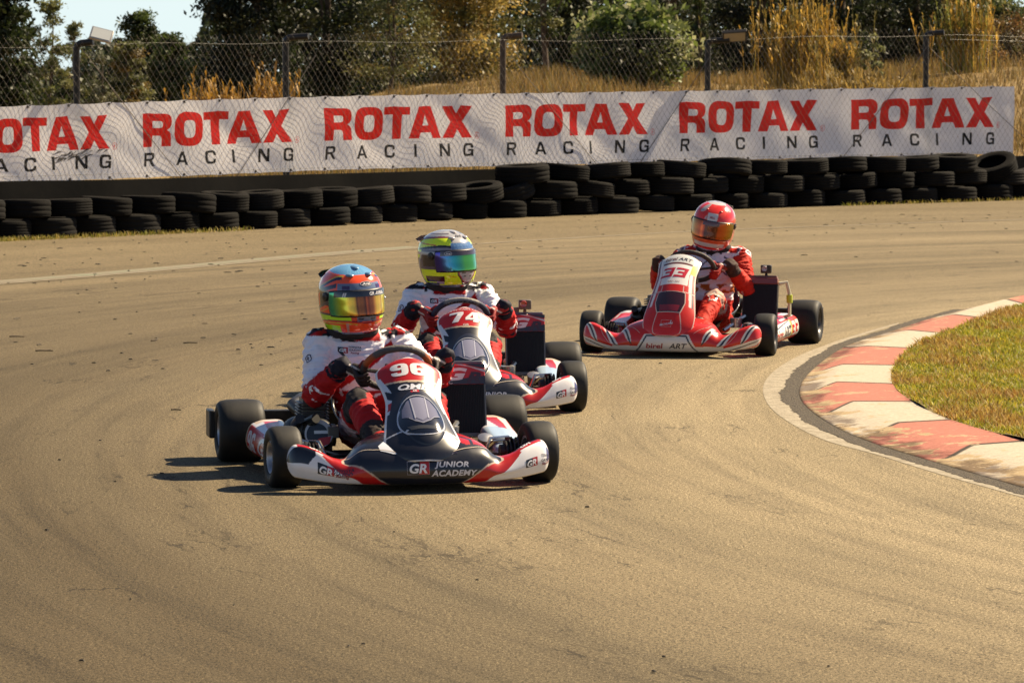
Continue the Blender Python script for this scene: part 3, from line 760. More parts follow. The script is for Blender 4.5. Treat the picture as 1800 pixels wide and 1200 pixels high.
GL2 = {'R': (.92, [[(0, 0), (0, 1), (.66, 1), (.80, .97), (.89, .88), (.90, .70), (.87, .56), (.77, .48), (.66, .46), (.92, 0), (.68, 0), (.44, .40), (.21, .40), (.21, 0)], [(.21, .57), (.21, .82), (.60, .82), (.67, .79), (.69, .72), (.68, .61), (.61, .57)]]),
       'A': (1.04, [[(0, 0), (.40, 1), (.64, 1), (1.04, 0), (.81, 0), (.73, .22), (.31, .22), (.23, 0)], [(.38, .39), (.52, .77), (.66, .39)]]),
       'C': (.94, [[(.94, .62), (.72, .62), (.70, .76), (.62, .82), (.34, .82), (.25, .76), (.22, .62), (.22, .38), (.25, .24), (.34, .18), (.62, .18), (.70, .24), (.72, .38), (.94, .38), (.92, .16), (.82, .04), (.66, 0), (.28, 0), (.12, .05), (.03, .17), (0, .36), (0, .64), (.03, .83), (.12, .95), (.28, 1), (.66, 1), (.82, .96), (.92, .84)]]),
       'I': (.21, [[(0, 0), (0, 1), (.21, 1), (.21, 0)]]),
       'N': (.94, [[(0, 0), (0, 1), (.25, 1), (.73, .34), (.73, 1), (.94, 1), (.94, 0), (.69, 0), (.21, .66), (.21, 0)]]),
       'G': (.94, [[(.94, .62), (.72, .62), (.70, .76), (.62, .82), (.34, .82), (.25, .76), (.22, .62), (.22, .38), (.25, .24), (.34, .18), (.60, .18), (.69, .22), (.72, .32), (.72, .38), (.48, .38), (.48, .54), (.94, .54), (.94, 0), (.76, 0), (.74, .08), (.66, .02), (.54, 0), (.28, 0), (.12, .05), (.03, .17), (0, .36), (0, .64), (.03, .83), (.12, .95), (.28, 1), (.66, 1), (.82, .96), (.92, .84)]])}
def banner():
    root = empty('banner', (*L_n.xy(900), .5), label='long white sponsor banner with red and black lettering tied along the fence', cat='banner')
    ch = lambda o: childify(o, root)
    cloth = pmat('banner_cloth', (.88, .85, .84), .45, spec=.4, translucent=.50, var=.05, vscale=3)
    red = pmat('banner_red', (.74, .016, .008), .45, spec=.4, translucent=.5); blk = pmat('banner_black', (.006, .006, .008), .7, spec=.2)
    H = .80
    mapper = lambda v: S_ban(v[:, 0], v[:, 1] / H)
    def cloth_piece(nm, mat_, v, f):
        o = MB().add(mapper(v), f).build(nm, mat_, sharp=None); h = 2e-3; vv = v / np.array([1, H])
        A, B = vv[:, 0], np.clip(vv[:, 1], h, 1 - h); n = np.cross(S_ban(A + h, B) - S_ban(A - h, B), S_ban(A, B + h) - S_ban(A, B - h)); n /= np.linalg.norm(n, axis=1)[:, None]
        o.data.normals_split_custom_set_from_vertices([tuple(q) for q in n]); return ch(o)
    starts = [-65, 250, 567, 885, 1191, 1492]; ends = [191, 513, 831, 1137, 1437, 1746]
    sgap = [bs0] + [float(L_n.s_of((ends[i] + starts[i + 1]) / 2 + 6)) for i in range(5)] + [bs1]
    CV, CF, cn_ = [], [], 0
    for k in range(6):
        a0 = float(L_n.s_of(starts[k])); a1 = float(L_n.s_of(ends[k])); wl_ = (a1 - a0)
        rl, x = [], 0.; tot = 4.78; sx = wl_ / tot
        for chh in 'ROTAX':
            w, lps = GLY[chh]
            for lp in lps: rl.append([(a0 + (x + p[0]) * sx, H * (.40 + .44 * p[1])) for p in lp])
            x += w + {'R': .08, 'O': .01, 'T': -.02, 'A': .04, 'X': 0}[chh]
        bl = []; rac = 'RACING'
        for q, chh in enumerate(rac):
            w, lps = GL2[chh]; cx = a0 + wl_ * (.047, .255, .442, .602, .80, .962)[q]
            for lp in lps: bl.append([(cx + (p[0] - w / 2) * .178, H * (.145 + .180 * p[1])) for p in lp])
        v, f = text2d('R', .02, 1, L=9); gl = []
        cx, cy = a1 + .055, H * .43
        gl.append([(cx + p[0] * .037, cy + p[1] * .037) for p in ellipse(1, 1, 24)]); gl.append([(cx + p[0] * .032, cy + p[1] * .032) for p in ellipse(1, 1, 24)])
        for lp in loops_of(v, f): gl.append([(cx + p[0] * .035, cy + p[1] * .035) for p in lp])
        jit = lambda LL: [[(p[0] + random.uniform(-.0012, .0012), p[1] + random.uniform(-.0012, .0012)) for p in lp] for lp in LL]
        rl, bl, gl = jit(rl), jit(bl), jit(gl)
        rect = [(sgap[k], 0), (sgap[k + 1], 0), (sgap[k + 1], H), (sgap[k], H)]
        v, f = poly2d([rect] + rl + bl + gl, .055); CV.append(v); CF += [tuple(i + cn_ for i in q) for q in f]; cn_ += len(v)
        for lps, nm, m in ((rl, 'red_letter', red), (bl, 'black_letter', blk), (gl, 'registered_mark', red)):
            groups = []
            for lp in lps:                                              # each letter a part of its own
                x0_, x1_ = min(p[0] for p in lp), max(p[0] for p in lp)
                for gq in groups:
                    if x0_ >= gq[0] - 1e-6 and x1_ <= gq[1] + 1e-6: gq[2].append(lp); break
                else: groups.append((x0_, x1_, [lp]))
            for gq in groups:
                v, f = poly2d(gq[2], .055); cloth_piece(nm, m, v, f)
    cloth_piece('cloth', cloth, np.concatenate(CV), CF)
    m_ey = pmat('eyelet_metal', (.06, .05, .05), .4, metal=.6); tn3 = Vector((_nor[100][0], _nor[100][1], 0))
    for a in np.arange(bs0 + .0, bs1 + .02, .55):
        for v in (.03, .97):
            p = S_ban([min(a, bs1 - .03)], [v])[0]; Mx = Matrix.Translation(Vector(p) - tn3 * .004) @ tn3.to_track_quat('Z', 'Y').to_matrix().to_4x4()
            ey = MB(); ey.lathe([(.006, -.002), (.016, -.002), (.016, .004), (.006, .004)], Mx, 10)
            ey.tube([Vector(p), Vector(p) - tn3 * .06 + Vector((0, 0, .02 if v > .5 else -.02))], .004, 5)
            ch(ey.build('eyelet', m_ey))
    D = Decals(S_ban, 1, 1, .003)
    for _ in range(60):
        px = random.gauss(122, 24); v0 = random.gauss(.315, .035) + (px - 122) * .0009; a = float(L_n.s_of(px)); l = random.uniform(.03, .16); w = random.uniform(.006, .03)
        D.uvpoly([(a - l / 2, v0 - .02), (a + l / 2, v0 + .022), (a + l * .1, v0 + w)], (.03, .026, .026))
    ch(D.mb.build('scuff_mark', pmat('scuff', (0, 0, 0), .8, attr=True), cols=True, sharp=None))
banner()

# ---- tyres
def tyre_mesh(name, R, W, hole=.60, ribs=4, seed=0):
    r = np.random.default_rng(seed); h = W / 2
    prof = [(R * hole, -h * .72), (R * hole * 1.02, -h * .90), (R * .72, -h * 1.0), (R * .88, -h * .985), (R * .955, -h * .92), (R * .985, -h * .80)]
    rz = np.linspace(-h * .76, h * .76, ribs * 4 + 1)
    for i, z in enumerate(rz): prof.append((R * (1.0 if i % 4 else .978), z))
    prof += [(R * .985, h * .80), (R * .955, h * .92), (R * .88, h * .985), (R * .72, h), (R * hole * 1.02, h * .90), (R * hole, h * .72), (R * hole * 1.08, h * .5), (R * .80, 0), (R * hole * 1.08, -h * .5)]
    mb = MB(); n = 48; mb.lathe(prof, None, n, closed=True)
    return np_mesh(name, np.concatenate(mb.v), mb.f, sharp=35)
tmesh = [tyre_mesh('tyre', .285, .200, .60, 4, 1), tyre_mesh('tyre', .280, .195, .62, 5, 2), tyre_mesh('tyre', .290, .205, .58, 3, 3)]
for m in tmesh: m.materials.append(M_rub)
Lt = Line(.30)
places = []                                              # (arc, offset, z, tilt about wall normal, tilt about wall, row, note)
sA, sB = float(Lt.s_of(-70)), float(Lt.s_of(1870)); sT = float(Lt.s_of(893)); sR = float(Lt.s_of(1745))
a = sA; k = 0
while a < sB: places.append([a, random.uniform(-.03, .03), .104, random.gauss(0, .03), random.gauss(0, .03), 'bottom', '']); a += (.575 if a < sT else .66) * random.uniform(.97, 1.05)
a = sA + .22
while a < sT - .5: places.append([a, random.uniform(-.05, .03), .305, random.gauss(0, .045), random.gauss(0, .05), 'top', '']); a += .56 * random.uniform(.97, 1.05)
for p in places:
    if p[5] == 'top' and abs(p[0] - float(Lt.s_of(322))) < .3: p[3] = .09; p[6] = 'tilted '
    if p[5] == 'top' and abs(p[0] - float(Lt.s_of(848))) < .30: p[3] = -.17; p[6] = 'tilted '
a = sT + .02
while a < sB: places.append([a, random.uniform(-.04, .04), .306, random.gauss(0, .055), random.gauss(0, .05), 'middle', '']); a += .66 * random.uniform(.97, 1.05)
mids = [p for p in places if p[5] == 'middle']; mids[0][3] = -.30; mids[0][6] = 'steeply tilted '
a = sT + .22
while a < sR - .3: places.append([a, random.uniform(-.05, .04), .508, random.gauss(0, .06), random.gauss(0, .05), 'upper', '']); a += .68 * random.uniform(.96, 1.06)
places.append([sR, 0, .43, -.45, .05, 'upper', 'leaning '])
order = {1: 'first', 2: 'second', 3: 'third', 4: 'fourth', 5: 'fifth', 6: 'sixth', 7: 'seventh', 8: 'eighth'}
wst = [-1000, 220, 540, 858, 1164, 1464]; wname = ['leftmost', 'second', 'third', 'fourth', 'fifth', 'rightmost']
cnt = {}
for i, (a, off, z, t1, t2, row, note) in enumerate(sorted(places, key=lambda p: (p[5], p[0]))):
    xy = Lt.xy_s(a) + Lt.nor(a) * off; px = 900 + xy[0] / xy[1] * F_PX
    o = link('tyre', tmesh[random.randrange(3)]); ang = math.atan2(_tan[100][1], _tan[100][0])
    o.matrix_world = Matrix.Translation((xy[0], xy[1], z)) @ Matrix.Rotation(ang, 4, 'Z') @ Matrix.Rotation(t1, 4, 'Y') @ Matrix.Rotation(t2, 4, 'X') @ Matrix.Rotation(random.uniform(0, 6), 4, 'Z') @ Matrix.Diagonal((*[random.uniform(.94, 1.04) * (1.13 if a > sT else 1.)] * 2, random.uniform(.92, 1.04), 1))
    w = max(j for j in range(6) if px >= wst[j]); key = (row, w); cnt[key] = cnt.get(key, 0) + 1
    rown = {'bottom': 'lowest layer', 'top': 'upper of two layers', 'middle': 'middle of three layers', 'upper': 'top of three layers'}[row]
    if px < -20 or px > 1815: lab = f'{note}black tyre, {rown}, cut by the {"left" if px < 0 else "right"} frame edge'
    else: lab = f'{note}black tyre, {rown}, {order[cnt[key]]} from left under the {wname[w]} banner word'
    tag(o, lab, 'tyre', 'tyres stacked along the barrier')
# ================================================================== TREES AND SCRUB BEHIND THE FENCE
M_leaf = pmat('leaf', (0, 0, 0), .55, spec=.35, attr=True, translucent=.38)
M_bark = pmat('bark', (.075, .052, .034), .9, var=.4, vscale=9, bump=.6, bscale=18)
def leaf_mesh(P, size, cols, aspect=.5, upright=0.0, name='leaves'):
    "one small bent leaf (two quads' worth of corners in a rhombus) per point"
    n = len(P); size = size * np.ones(n)
    d = rng.normal(size=(n, 3)); d[:, 2] = d[:, 2] * (1 - upright) + upright * 1.6; d /= np.linalg.norm(d, axis=1)[:, None]
    e = rng.normal(size=(n, 3)); e -= d * (e * d).sum(1)[:, None]; e /= np.linalg.norm(e, axis=1)[:, None]
    a = d * size[:, None] * .5; b_ = e * (size * aspect * .5)[:, None]
    V = np.stack([P - a, P + b_ - a * .1, P + a, P - b_ - a * .1], 1).reshape(-1, 3)
    q = np.arange(n * 4).reshape(n, 4)
    return np_mesh(name, V, q, smooth=False, cols=np.repeat(cols, 4, axis=0))
def crown_points(n, h0, h1, rx, ry, shape, nclump, spread, fill=.75):
    "leaf points gathered in clumps through the crown's volume"
    t = rng.uniform(0, 1, nclump) ** .9
    prof = {'round': np.sin(np.pi * np.clip(t * .86 + .12, 0, 1)) ** .6, 'cone': (1 - t) ** .8 + .05, 'column': .55 + .45 * np.sin(np.pi * t), 'plume': .45 + .6 * np.sin(np.pi * np.clip(t + .1, 0, 1))}[shape]
    ang = rng.uniform(0, 2 * np.pi, nclump); rr = np.sqrt(rng.uniform(fill * .12, 1, nclump)) * prof * rng.uniform(.72, 1.12, nclump)
    C = np.stack([rx * rr * np.cos(ang), ry * rr * np.sin(ang), h0 + (h1 - h0) * t], 1)
    cs = rng.uniform(.5, 1.3, nclump) * spread
    i = rng.integers(0, nclump, n)
    off = rng.normal(size=(n, 3)) * cs[i][:, None] * np.array([1, 1, .62])
    return C[i] + off, C, i
def tree(name, px, d, hw, top, low, n, leaf, cols, label, cat='tree', shape='round', nclump=60, spread=None, trunk=.10, group='trees behind the fence', var=.3, limbs=6, height=None, aspect=.5, upright=0., lean=0., bare=0.0):
    x = px_x(px, d); z0 = float(terrain(x, d)); s = F_PX / d
    rx = hw / s; zt = height if height else max(1.2, CAM_H + (HORIZON - top) / s - z0); zl = max(.05, CAM_H + (HORIZON - low) / s - z0)
    root = empty(name, (x, d, z0), 0, label, cat, group)
    P, C, ci = crown_points(n, zl, zt * .98, rx, rx, shape, nclump, spread or rx * .17)
    P[:, 2] = np.maximum(P[:, 2], .02); P[:, 0] += lean * P[:, 2]
    cc = pal(nclump, cols, var=var)[ci] * rng.uniform(.7, 1.3, (n, 1))
    link('crown', leaf_mesh(P, leaf * rng.uniform(.6, 1.4, n), cc, aspect, upright), M_leaf, root)
    mb = MB(); tr = [Vector((lean * z + .06 * math.sin(z * 1.3 + px), .05 * math.cos(z * 1.1 + px), z)) for z in np.linspace(-.1, zt * .92, 12)]
    mb.tube(tr, list(np.linspace(trunk, trunk * .25, 12)), 9)
    for k in range(limbs):
        b0 = tr[2 + k % 8]; c = C[(k * 7) % len(C)]; tgt = Vector((c[0] + lean * c[2], c[1], max(c[2], b0.z + .2)))
        mid = (b0 + tgt) / 2 + Vector((0, 0, .12 * (tgt - b0).length))
        mb.tube([b0, mid, tgt], [trunk * .45, trunk * .28, trunk * .10], 6)
    mb.build('trunk', M_bark, root)
    return root
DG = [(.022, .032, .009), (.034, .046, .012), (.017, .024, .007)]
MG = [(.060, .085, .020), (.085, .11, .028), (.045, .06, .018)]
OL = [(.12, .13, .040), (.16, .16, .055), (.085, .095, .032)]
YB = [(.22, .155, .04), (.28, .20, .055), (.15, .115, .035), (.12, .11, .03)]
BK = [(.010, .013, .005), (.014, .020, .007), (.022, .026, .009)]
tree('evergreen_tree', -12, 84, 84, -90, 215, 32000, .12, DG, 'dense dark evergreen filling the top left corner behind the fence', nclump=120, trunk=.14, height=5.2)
tree('gum_tree', 92, 100, 40, 2, 195, 3600, .12, OL, 'slim pale feathery gum tree right of the dark corner evergreen', shape='plume', nclump=34, trunk=.05, aspect=.35)
tree('gum_tree', 134, 106, 26, 38, 195, 2600, .11, OL, 'shorter slim feathery tree just left of the silver floodlight', shape='plume', nclump=24, trunk=.05, aspect=.35)
tree('gum_tree', 185, 125, 32, 100, 195, 2600, .12, [(.13, .14, .07), (.17, .17, .09)], 'low hazy grey green tree below the silver floodlight', nclump=22, trunk=.05, aspect=.35)
tree('broadleaf_tree', 250, 112, 52, 25, 195, 13000, .12, MG + DG, 'round mid green tree standing against the sky right of the silver floodlight', nclump=60, trunk=.09)
tree('broadleaf_tree', 300, 106, 44, 62, 195, 9000, .12, MG, 'smaller green tree overlapping the round one right of the floodlight', nclump=45, trunk=.08)
tree('shrub', 228, 92, 34, 76, 205, 6000, .10, OL + YB[:1], 'yellow green bushy shrub in front of the round green tree', 'shrub', nclump=40, trunk=.05, shape='column')
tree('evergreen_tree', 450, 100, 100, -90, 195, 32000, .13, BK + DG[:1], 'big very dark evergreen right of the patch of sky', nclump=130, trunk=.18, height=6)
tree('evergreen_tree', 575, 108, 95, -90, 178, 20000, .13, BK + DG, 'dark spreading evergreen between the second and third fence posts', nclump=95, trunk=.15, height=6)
tree('feathery_tree', 690, 104, 88, -70, 165, 9000, .12, OL + YB[2:], 'loose brown green feathery tree with a thin dark trunk', nclump=70, trunk=.07, height=5.5, aspect=.4)
tree('feathery_tree', 815, 112, 118, -70, 142, 26000, .13, [(.34, .24, .06), (.28, .20, .055), (.20, .16, .045), (.14, .13, .04)], 'airy golden leaved tree left of the middle fence post', nclump=95, trunk=.07, height=5.5, aspect=.5)
tree('feathery_tree', 957, 92, 62, -70, 62, 3600, .11, OL + DG, 'thin dark trunked tree with sparse leaves right of the middle fence post', nclump=36, trunk=.085, height=5, limbs=9)
tree('evergreen_tree', 1030, 118, 90, -90, 150, 18000, .12, DG + BK, 'dark green tree behind the bright leafy bush', nclump=80, trunk=.12, height=6)
tree('leafy_bush', 1110, 80, 108, 20, 136, 9000, .17, [(.13, .17, .035), (.20, .23, .07), (.08, .11, .025), (.30, .30, .15)], 'broad bright green large leaved bush between two fence posts', 'bush', nclump=85, trunk=.05, aspect=.55)
tree('undergrowth_bush', 1120, 79, 90, 95, 146, 3600, .10, BK + DG, 'low dark undergrowth bush beneath the bright leafy bush', 'bush', nclump=50, trunk=.03, limbs=3)
tree('cypress', 1226, 96, 24, -14, 145, 4200, .09, MG[:1] + DG[:2], 'pointed green cypress left of the dark floodlight', shape='cone', nclump=60, trunk=.07)
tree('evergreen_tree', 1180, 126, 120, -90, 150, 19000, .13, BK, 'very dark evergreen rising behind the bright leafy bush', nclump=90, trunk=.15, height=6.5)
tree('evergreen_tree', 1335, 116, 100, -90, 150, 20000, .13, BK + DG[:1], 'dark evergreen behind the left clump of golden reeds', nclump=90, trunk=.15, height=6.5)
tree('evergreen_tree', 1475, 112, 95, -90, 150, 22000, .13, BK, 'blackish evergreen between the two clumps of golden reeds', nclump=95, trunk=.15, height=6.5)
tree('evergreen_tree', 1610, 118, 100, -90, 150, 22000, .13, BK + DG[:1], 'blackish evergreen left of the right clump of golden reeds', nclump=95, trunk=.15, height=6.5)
tree('shrub', 1508, 84, 30, 80, 138, 1900, .09, DG + OL[2:], 'small dark rounded shrub right of the left golden reeds', 'shrub', nclump=30, trunk=.03)
tree('shrub', 1532, 76, 20, 112, 142, 700, .10, [(.22, .22, .09), (.16, .17, .06)], 'low pale leaved shrub in the dry grass left of the last fence post', 'shrub', nclump=16, trunk=.03)
tree('rusty_shrub', 1775, 92, 62, 30, 118, 4200, .09, [(.16, .085, .03), (.20, .12, .04), (.10, .08, .03)], 'rust brown scrubby bush at the right frame edge', 'bush', nclump=50, trunk=.04)
tree('rusty_shrub', 1722, 88, 38, 70, 125, 2000, .08, [(.19, .10, .03), (.23, .15, .045)], 'smaller rust brown bush beside the right golden reeds', 'bush', nclump=30, trunk=.03)
tree('broadleaf_tree', 1762, 135, 60, 4, 90, 4200, .13, MG + OL, 'hazy green tree at the top right corner', nclump=50, trunk=.08)

def reeds(px, d, hw, top, n, label, cols, name='reed_clump', hmin=.45):
    x0 = px_x(px, d); s = F_PX / d; rx = hw / s; z0 = float(terrain(x0, d)); H = CAM_H + (HORIZON - top) / s - z0
    cx = rng.normal(0, .45, n) * rx; cy = rng.normal(0, .45, n) * rx
    lump = np.array([mnoise.noise((a_ * 3.1 + px, b_ * 1.2, 0)) for a_, b_ in zip(cx, cy)])
    h = H * np.clip(rng.normal(.74, .13, n) + .42 * lump, .28, 1.10)
    lean = rng.normal(0, .10, (n, 2)); P, Sz, C = [], [], []
    V, Fc, CV = [], [], []; k = 0
    base = np.array(cols)
    for i in range(n):
        col = base[rng.integers(len(base))] * rng.uniform(.7, 1.3); w = .010
        p0 = np.array([cx[i], cy[i], 0.]); p1 = p0 + np.array([lean[i, 0] * h[i], lean[i, 1] * h[i], h[i]])
        a = rng.uniform(0, 3.14); e = np.array([math.cos(a), math.sin(a), 0]) * w
        V += [p0 - e, p0 + e, p1 + e * .5, p1 - e * .5]; Fc.append((k, k + 1, k + 2, k + 3)); CV += [col] * 4; k += 4
        for q in range(9):
            t = rng.uniform(.30, 1.0) ** .75; b0 = p0 + (p1 - p0) * t; a = rng.uniform(0, 6.28); L_ = rng.uniform(.15, .36) * (1.1 if t < .8 else .7)
            dv = np.array([math.cos(a) * .32, math.sin(a) * .32, rng.uniform(.6, 1.1)]) * L_; e = np.array([-math.sin(a), math.cos(a), 0]) * rng.uniform(.010, .022)
            m = b0 + dv * .55; tip = b0 + dv + np.array([0, 0, -.05]); cl = col * rng.uniform(.75, 1.3)
            V += [b0, m + e, tip, m - e]; Fc.append((k, k + 1, k + 2, k + 3)); CV += [cl] * 4; k += 4
    o = link(name, np_mesh(name, np.array(V), np.array(Fc), smooth=False, cols=np.array(CV)), M_leaf); o.location = (x0, d, z0 - .02)
    return tag(o, label, 'reeds', 'clumps of golden reeds')
GD = [(.40, .235, .042), (.48, .31, .065), (.20, .14, .032), (.15, .125, .03)]
reeds(1405, 78, 84, -6, 360, 'tall golden yellow reed clump right of the dark floodlight', GD)
reeds(1482, 76, 26, 55, 110, 'shorter thin golden reeds at the right side of the tall reed clump', GD)
reeds(1692, 84, 52, -8, 220, 'tall golden green reed clump right of the last fence post', GD + [(.18, .19, .04)])
reeds(1500, 70, 120, 122, 160, 'low straggling golden grass clump in front of the dark trees at right', [(.30, .20, .05), (.24, .17, .05)], 'grass_clump')
reeds(385, 62, 55, 128, 150, 'wispy golden grass clump below the patch of sky', [(.34, .19, .03), (.28, .15, .03)], 'grass_clump')
reeds(470, 64, 46, 118, 120, 'wispy orange grass clump left of the second fence post', [(.34, .19, .03), (.26, .14, .03)], 'grass_clump')

# dry grass over the rising ground
n = 95000; dd = 47 + 50 * rng.uniform(0, 1, n) ** 1.3; px = rng.uniform(300, 1900, n); x = (px - 900) / F_PX * dd
pn = np.array([mnoise.noise((a * .45, b_ * .16, 0)) for a, b_ in zip(x, dd)])
keep = (rng.uniform(0, 1, n) < np.clip(.55 + pn * 1.1, .15, 1)) & (dd > np.interp(px, L_f.px, L_f.p[:, 1]) + 2.0); x, dd, pn, px = x[keep], dd[keep], pn[keep], px[keep]; n = len(x)
h = (.16 + .34 * np.clip(pn + .3, 0, 1)) * rng.uniform(.5, 1.4, n) * np.where((px < 880) & (dd > 58) & (dd < 66), .2, 1)
gcol = pal(n, [(.22, .145, .045), (.28, .185, .062), (.17, .10, .028), (.15, .12, .036)]) * (1 + .35 * pn[:, None])
me = blades(np.column_stack([x, dd, terrain(x, dd) - .01]), h, .009 * rng.uniform(.6, 1.5, n), .16, gcol)
tag(link('dry_grass', me, M_blade), 'tall dry golden grass over the slope behind the fence', 'dry grass', kind='stuff')
# the wood that closes the view: one mass of foliage
n = 90000; px = rng.uniform(-120, 1860, n); dd = rng.uniform(135, 160, n); x = (px - 900) / F_PX * dd
top = CAM_H + (HORIZON - (-60 + 25 * np.sin(px * .021) + 18 * np.sin(px * .057 + 1) + 70 * sstep(px, 1650, 1790) + (158 + 14 * np.sin(px * .11)) * (1 - sstep(px, 300, 400)))) / F_PX * dd
z = terrain(x, dd) + (top - terrain(x, dd)) * rng.uniform(0, 1, n) ** 1.1
cn = np.array([mnoise.noise((a * .5, c_ * .8, b_ * .3)) for a, b_, c_ in zip(x, dd, z)]); keep = cn > -.30; x, dd, z, cn = x[keep], dd[keep], z[keep], cn[keep]
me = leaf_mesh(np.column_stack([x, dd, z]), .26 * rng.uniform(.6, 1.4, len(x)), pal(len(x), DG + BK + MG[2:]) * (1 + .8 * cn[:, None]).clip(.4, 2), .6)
tag(link('far_wood', me, M_leaf), 'distant dark wood closing the view behind the trees', 'wood', kind='stuff')
# ================================================================== GO-KARTS
# kart frame: origin on the ground under the front axle, -Y forward, +X the driver's left, +Z up
M_liv = pmat('kart_livery', (0, 0, 0), .30, spec=.45, attr=True, coat=.35, dirt=.07, dirtcol=(.16, .12, .075))
M_tyre = pmat('slick_tyre', (.008, .0075, .007), .60, spec=.35, var=.25, vscale=20, dirt=.20, dirtcol=(.060, .048, .032))
M_rimg = pmat('rim_alloy', (.34, .34, .37), .35, metal=.7, dirt=.3)
M_rimd = pmat('rim_dark', (.05, .05, .055), .35, metal=.6, dirt=.3)
M_tubeg = pmat('chassis_tube', (.07, .065, .065), .35, metal=.6); M_chrome = pmat('chrome_tube', (.55, .52, .48), .2, metal=.95)
M_tubew = pmat('white_tube', (.62, .58, .52), .35)
M_blk = pmat('black_plastic', (.008, .0075, .0075), .42, spec=.5, dirt=.15); M_dark = pmat('dark_metal', (.035, .032, .03), .45, metal=.6)
M_seat = pmat('seat_shell', (.020, .019, .020), .35, spec=.5, coat=.3)
M_grip = pmat('wheel_grip', (0, 0, 0), .7, attr=True, bump=.4, bscale=90)
M_rad = pmat('radiator_core', (.014, .013, .014), .55, metal=.3); M_alu = pmat('aluminium', (.50, .49, .48), .35, metal=.9)
M_bolt = pmat('engine_alloy', (.16, .15, .14), .45, metal=.8, dirt=.3); M_tank = pmat('fuel_tank', (.30, .26, .18), .5)
M_gloss = pmat('smoked_window', (0, 0, 0), .10, spec=.6, attr=True, coat=1.)
WHITE, NAVY, REDL, CREAML = (.80, .78, .79), (.010, .011, .019), (.46, .010, .010), (.62, .52, .38)
DRED = (.22, .008, .010); GREY = (.30, .32, .38); SKYB = (.40, .52, .66)

def where(c, m, col): c[m] = col
def S_bumper(U, V):
    U = np.asarray(U, float); a = np.abs(np.clip(U, -1, 1)); x = .555 * U
    zb = .032 + .036 * a**3; yf = -.355 + .135 * a**2.3
    zt = interp(a, [0, .2, .36, .47, .57, .66, .80, .92, 1], [.224, .222, .212, .186, .138, .142, .180, .196, .182])
    dep = interp(a, [0, .3, .5, .62, 1], [.37, .33, .19, .11, .085]); h = zt - zb
    ctrl = np.stack([np.stack(q, 1) for q in ((yf + .5 * dep, zb + .01), (yf + .10 * dep + .012, zb), (yf + .004, zb + .024), (yf - .004, zb + .40 * h), (yf + .10 * dep, zb + .74 * h),
                                                 (yf + .34 * dep, zt - .05 * h), (yf + .70 * dep, zt), (yf + .96 * dep, zt - .012), (yf + dep, zb + .3 * h), (yf + .9 * dep, zb + .01))], 1)
    P = cr_eval(ctrl, V); k = np.sqrt(np.clip(1 - (np.clip((a - .94) / .06, 0, 1)) ** 2.2 * .99, 0, 1))
    yc = yf + .5 * dep; zc = (zb + zt) / 2
    return np.column_stack([x, yc + (P[:, 0] - yc) * k, zc + (P[:, 1] - zc) * k])
def col_bumper_gr(U, V):
    a = np.abs(U); n = len(U); c = np.tile(np.array(WHITE), (n, 1))
    fi = .27 + .34 * np.clip((V - .14) / .36, 0, 1) - .08 * np.clip((V - .56) / .2, 0, 1); fo = fi + .19 - .05 * np.clip((V - .14) / .4, 0, 1)
    where(c, a < fo, REDL); where(c, (a > .60) & (a < .93) & (V > .55), REDL); where(c, (a > .70) & (a < .90) & (V > .63), NAVY); where(c, a < fi, NAVY)
    where(c, (a > fi - .012) & (a < fi + .004), (.5, .4, .32))
    where(c, (a > .86 - .5 * (V - .36)) & (V > .36) & (V < .56) & (U < 0) & (a > .80), NAVY)
    where(c, (a > .965) & (V > .30) & (V < .50) & (U > 0), (.05, .05, .16))
    where(c, V < .135, CREAML)
    bl = (U > .20) & (V > .50) & (U < .52 - .5 * (.62 - V)) & (V > .50 + .4 * np.abs(U - .33)); where(c, bl, REDL)
    where(c, bl & (np.abs(V - .60 + .3 * (a - .3)) < .014) & (U < .36), NAVY); where(c, bl & (U > .36) & (U < .385) & (V < .6), NAVY)
    return c
def col_bumper_red(U, V):
    a = np.abs(U); n = len(U); R = (.55, .016, .009); W = (.70, .64, .58); K = (.02, .02, .03); c = np.tile(np.array(R), (n, 1))
    low = V < .235 + .05 * a; 
    for b0, w, lo, hi in ((.38, .030, .26, .60), (.56, .042, .22, .64), (.80, .040, .25, .68)):
        q = a - b0 - .52 * (V - .28); q = a - (b0 + .42 * np.clip(V - .25, 0, 1))
        m = (np.abs(q) < w * np.clip((V - lo) / .12, 0, 1) * (.55 + .45 * np.clip((.75 - V) / .3, 0, 1))) & (V < hi); where(c, m, W); where(c, m & (np.abs(q) < w * .34), K)
    m = (a > .58) & (V < .16 + .34 * (a - .56) ** .8) ; where(c, m, W)
    q = V - (.10 + .50 * np.clip(a - .62, 0, 1)); where(c, (np.abs(q) < .012) & (a > .66), K)
    q = V - (.10 + .30 * np.clip(a - .66, 0, 1)); where(c, (q < -.012) & (a > .74) & (V > .13), R)
    where(c, low & (a < .62), W)
    tz = (a < .34 - .55 * np.clip(V - .17, 0, 1)) & (V < .375)
    where(c, (a < .37 - .55 * np.clip(V - .17, 0, 1)) & (V < .395), W); where(c, (a < .345 - .55 * np.clip(V - .17, 0, 1)) & (V < .382), K); where(c, (a < .325 - .55 * np.clip(V - .17, 0, 1)) & (V < .368), W)
    where(c, V < .14, CREAML)
    return c
PV = np.array([0, .15, .3, .45, .6, .75, .9, 1.0])
PY = np.array([-.362, -.335, -.268, -.170, -.078, -.006, .052, .080]); PZ = np.array([.135, .190, .258, .326, .390, .452, .508, .530])
PYR = np.array([-.365, -.338, -.285, -.215, -.135, -.055, .022, .055]); PZR = np.array([.135, .200, .285, .372, .455, .530, .590, .608])
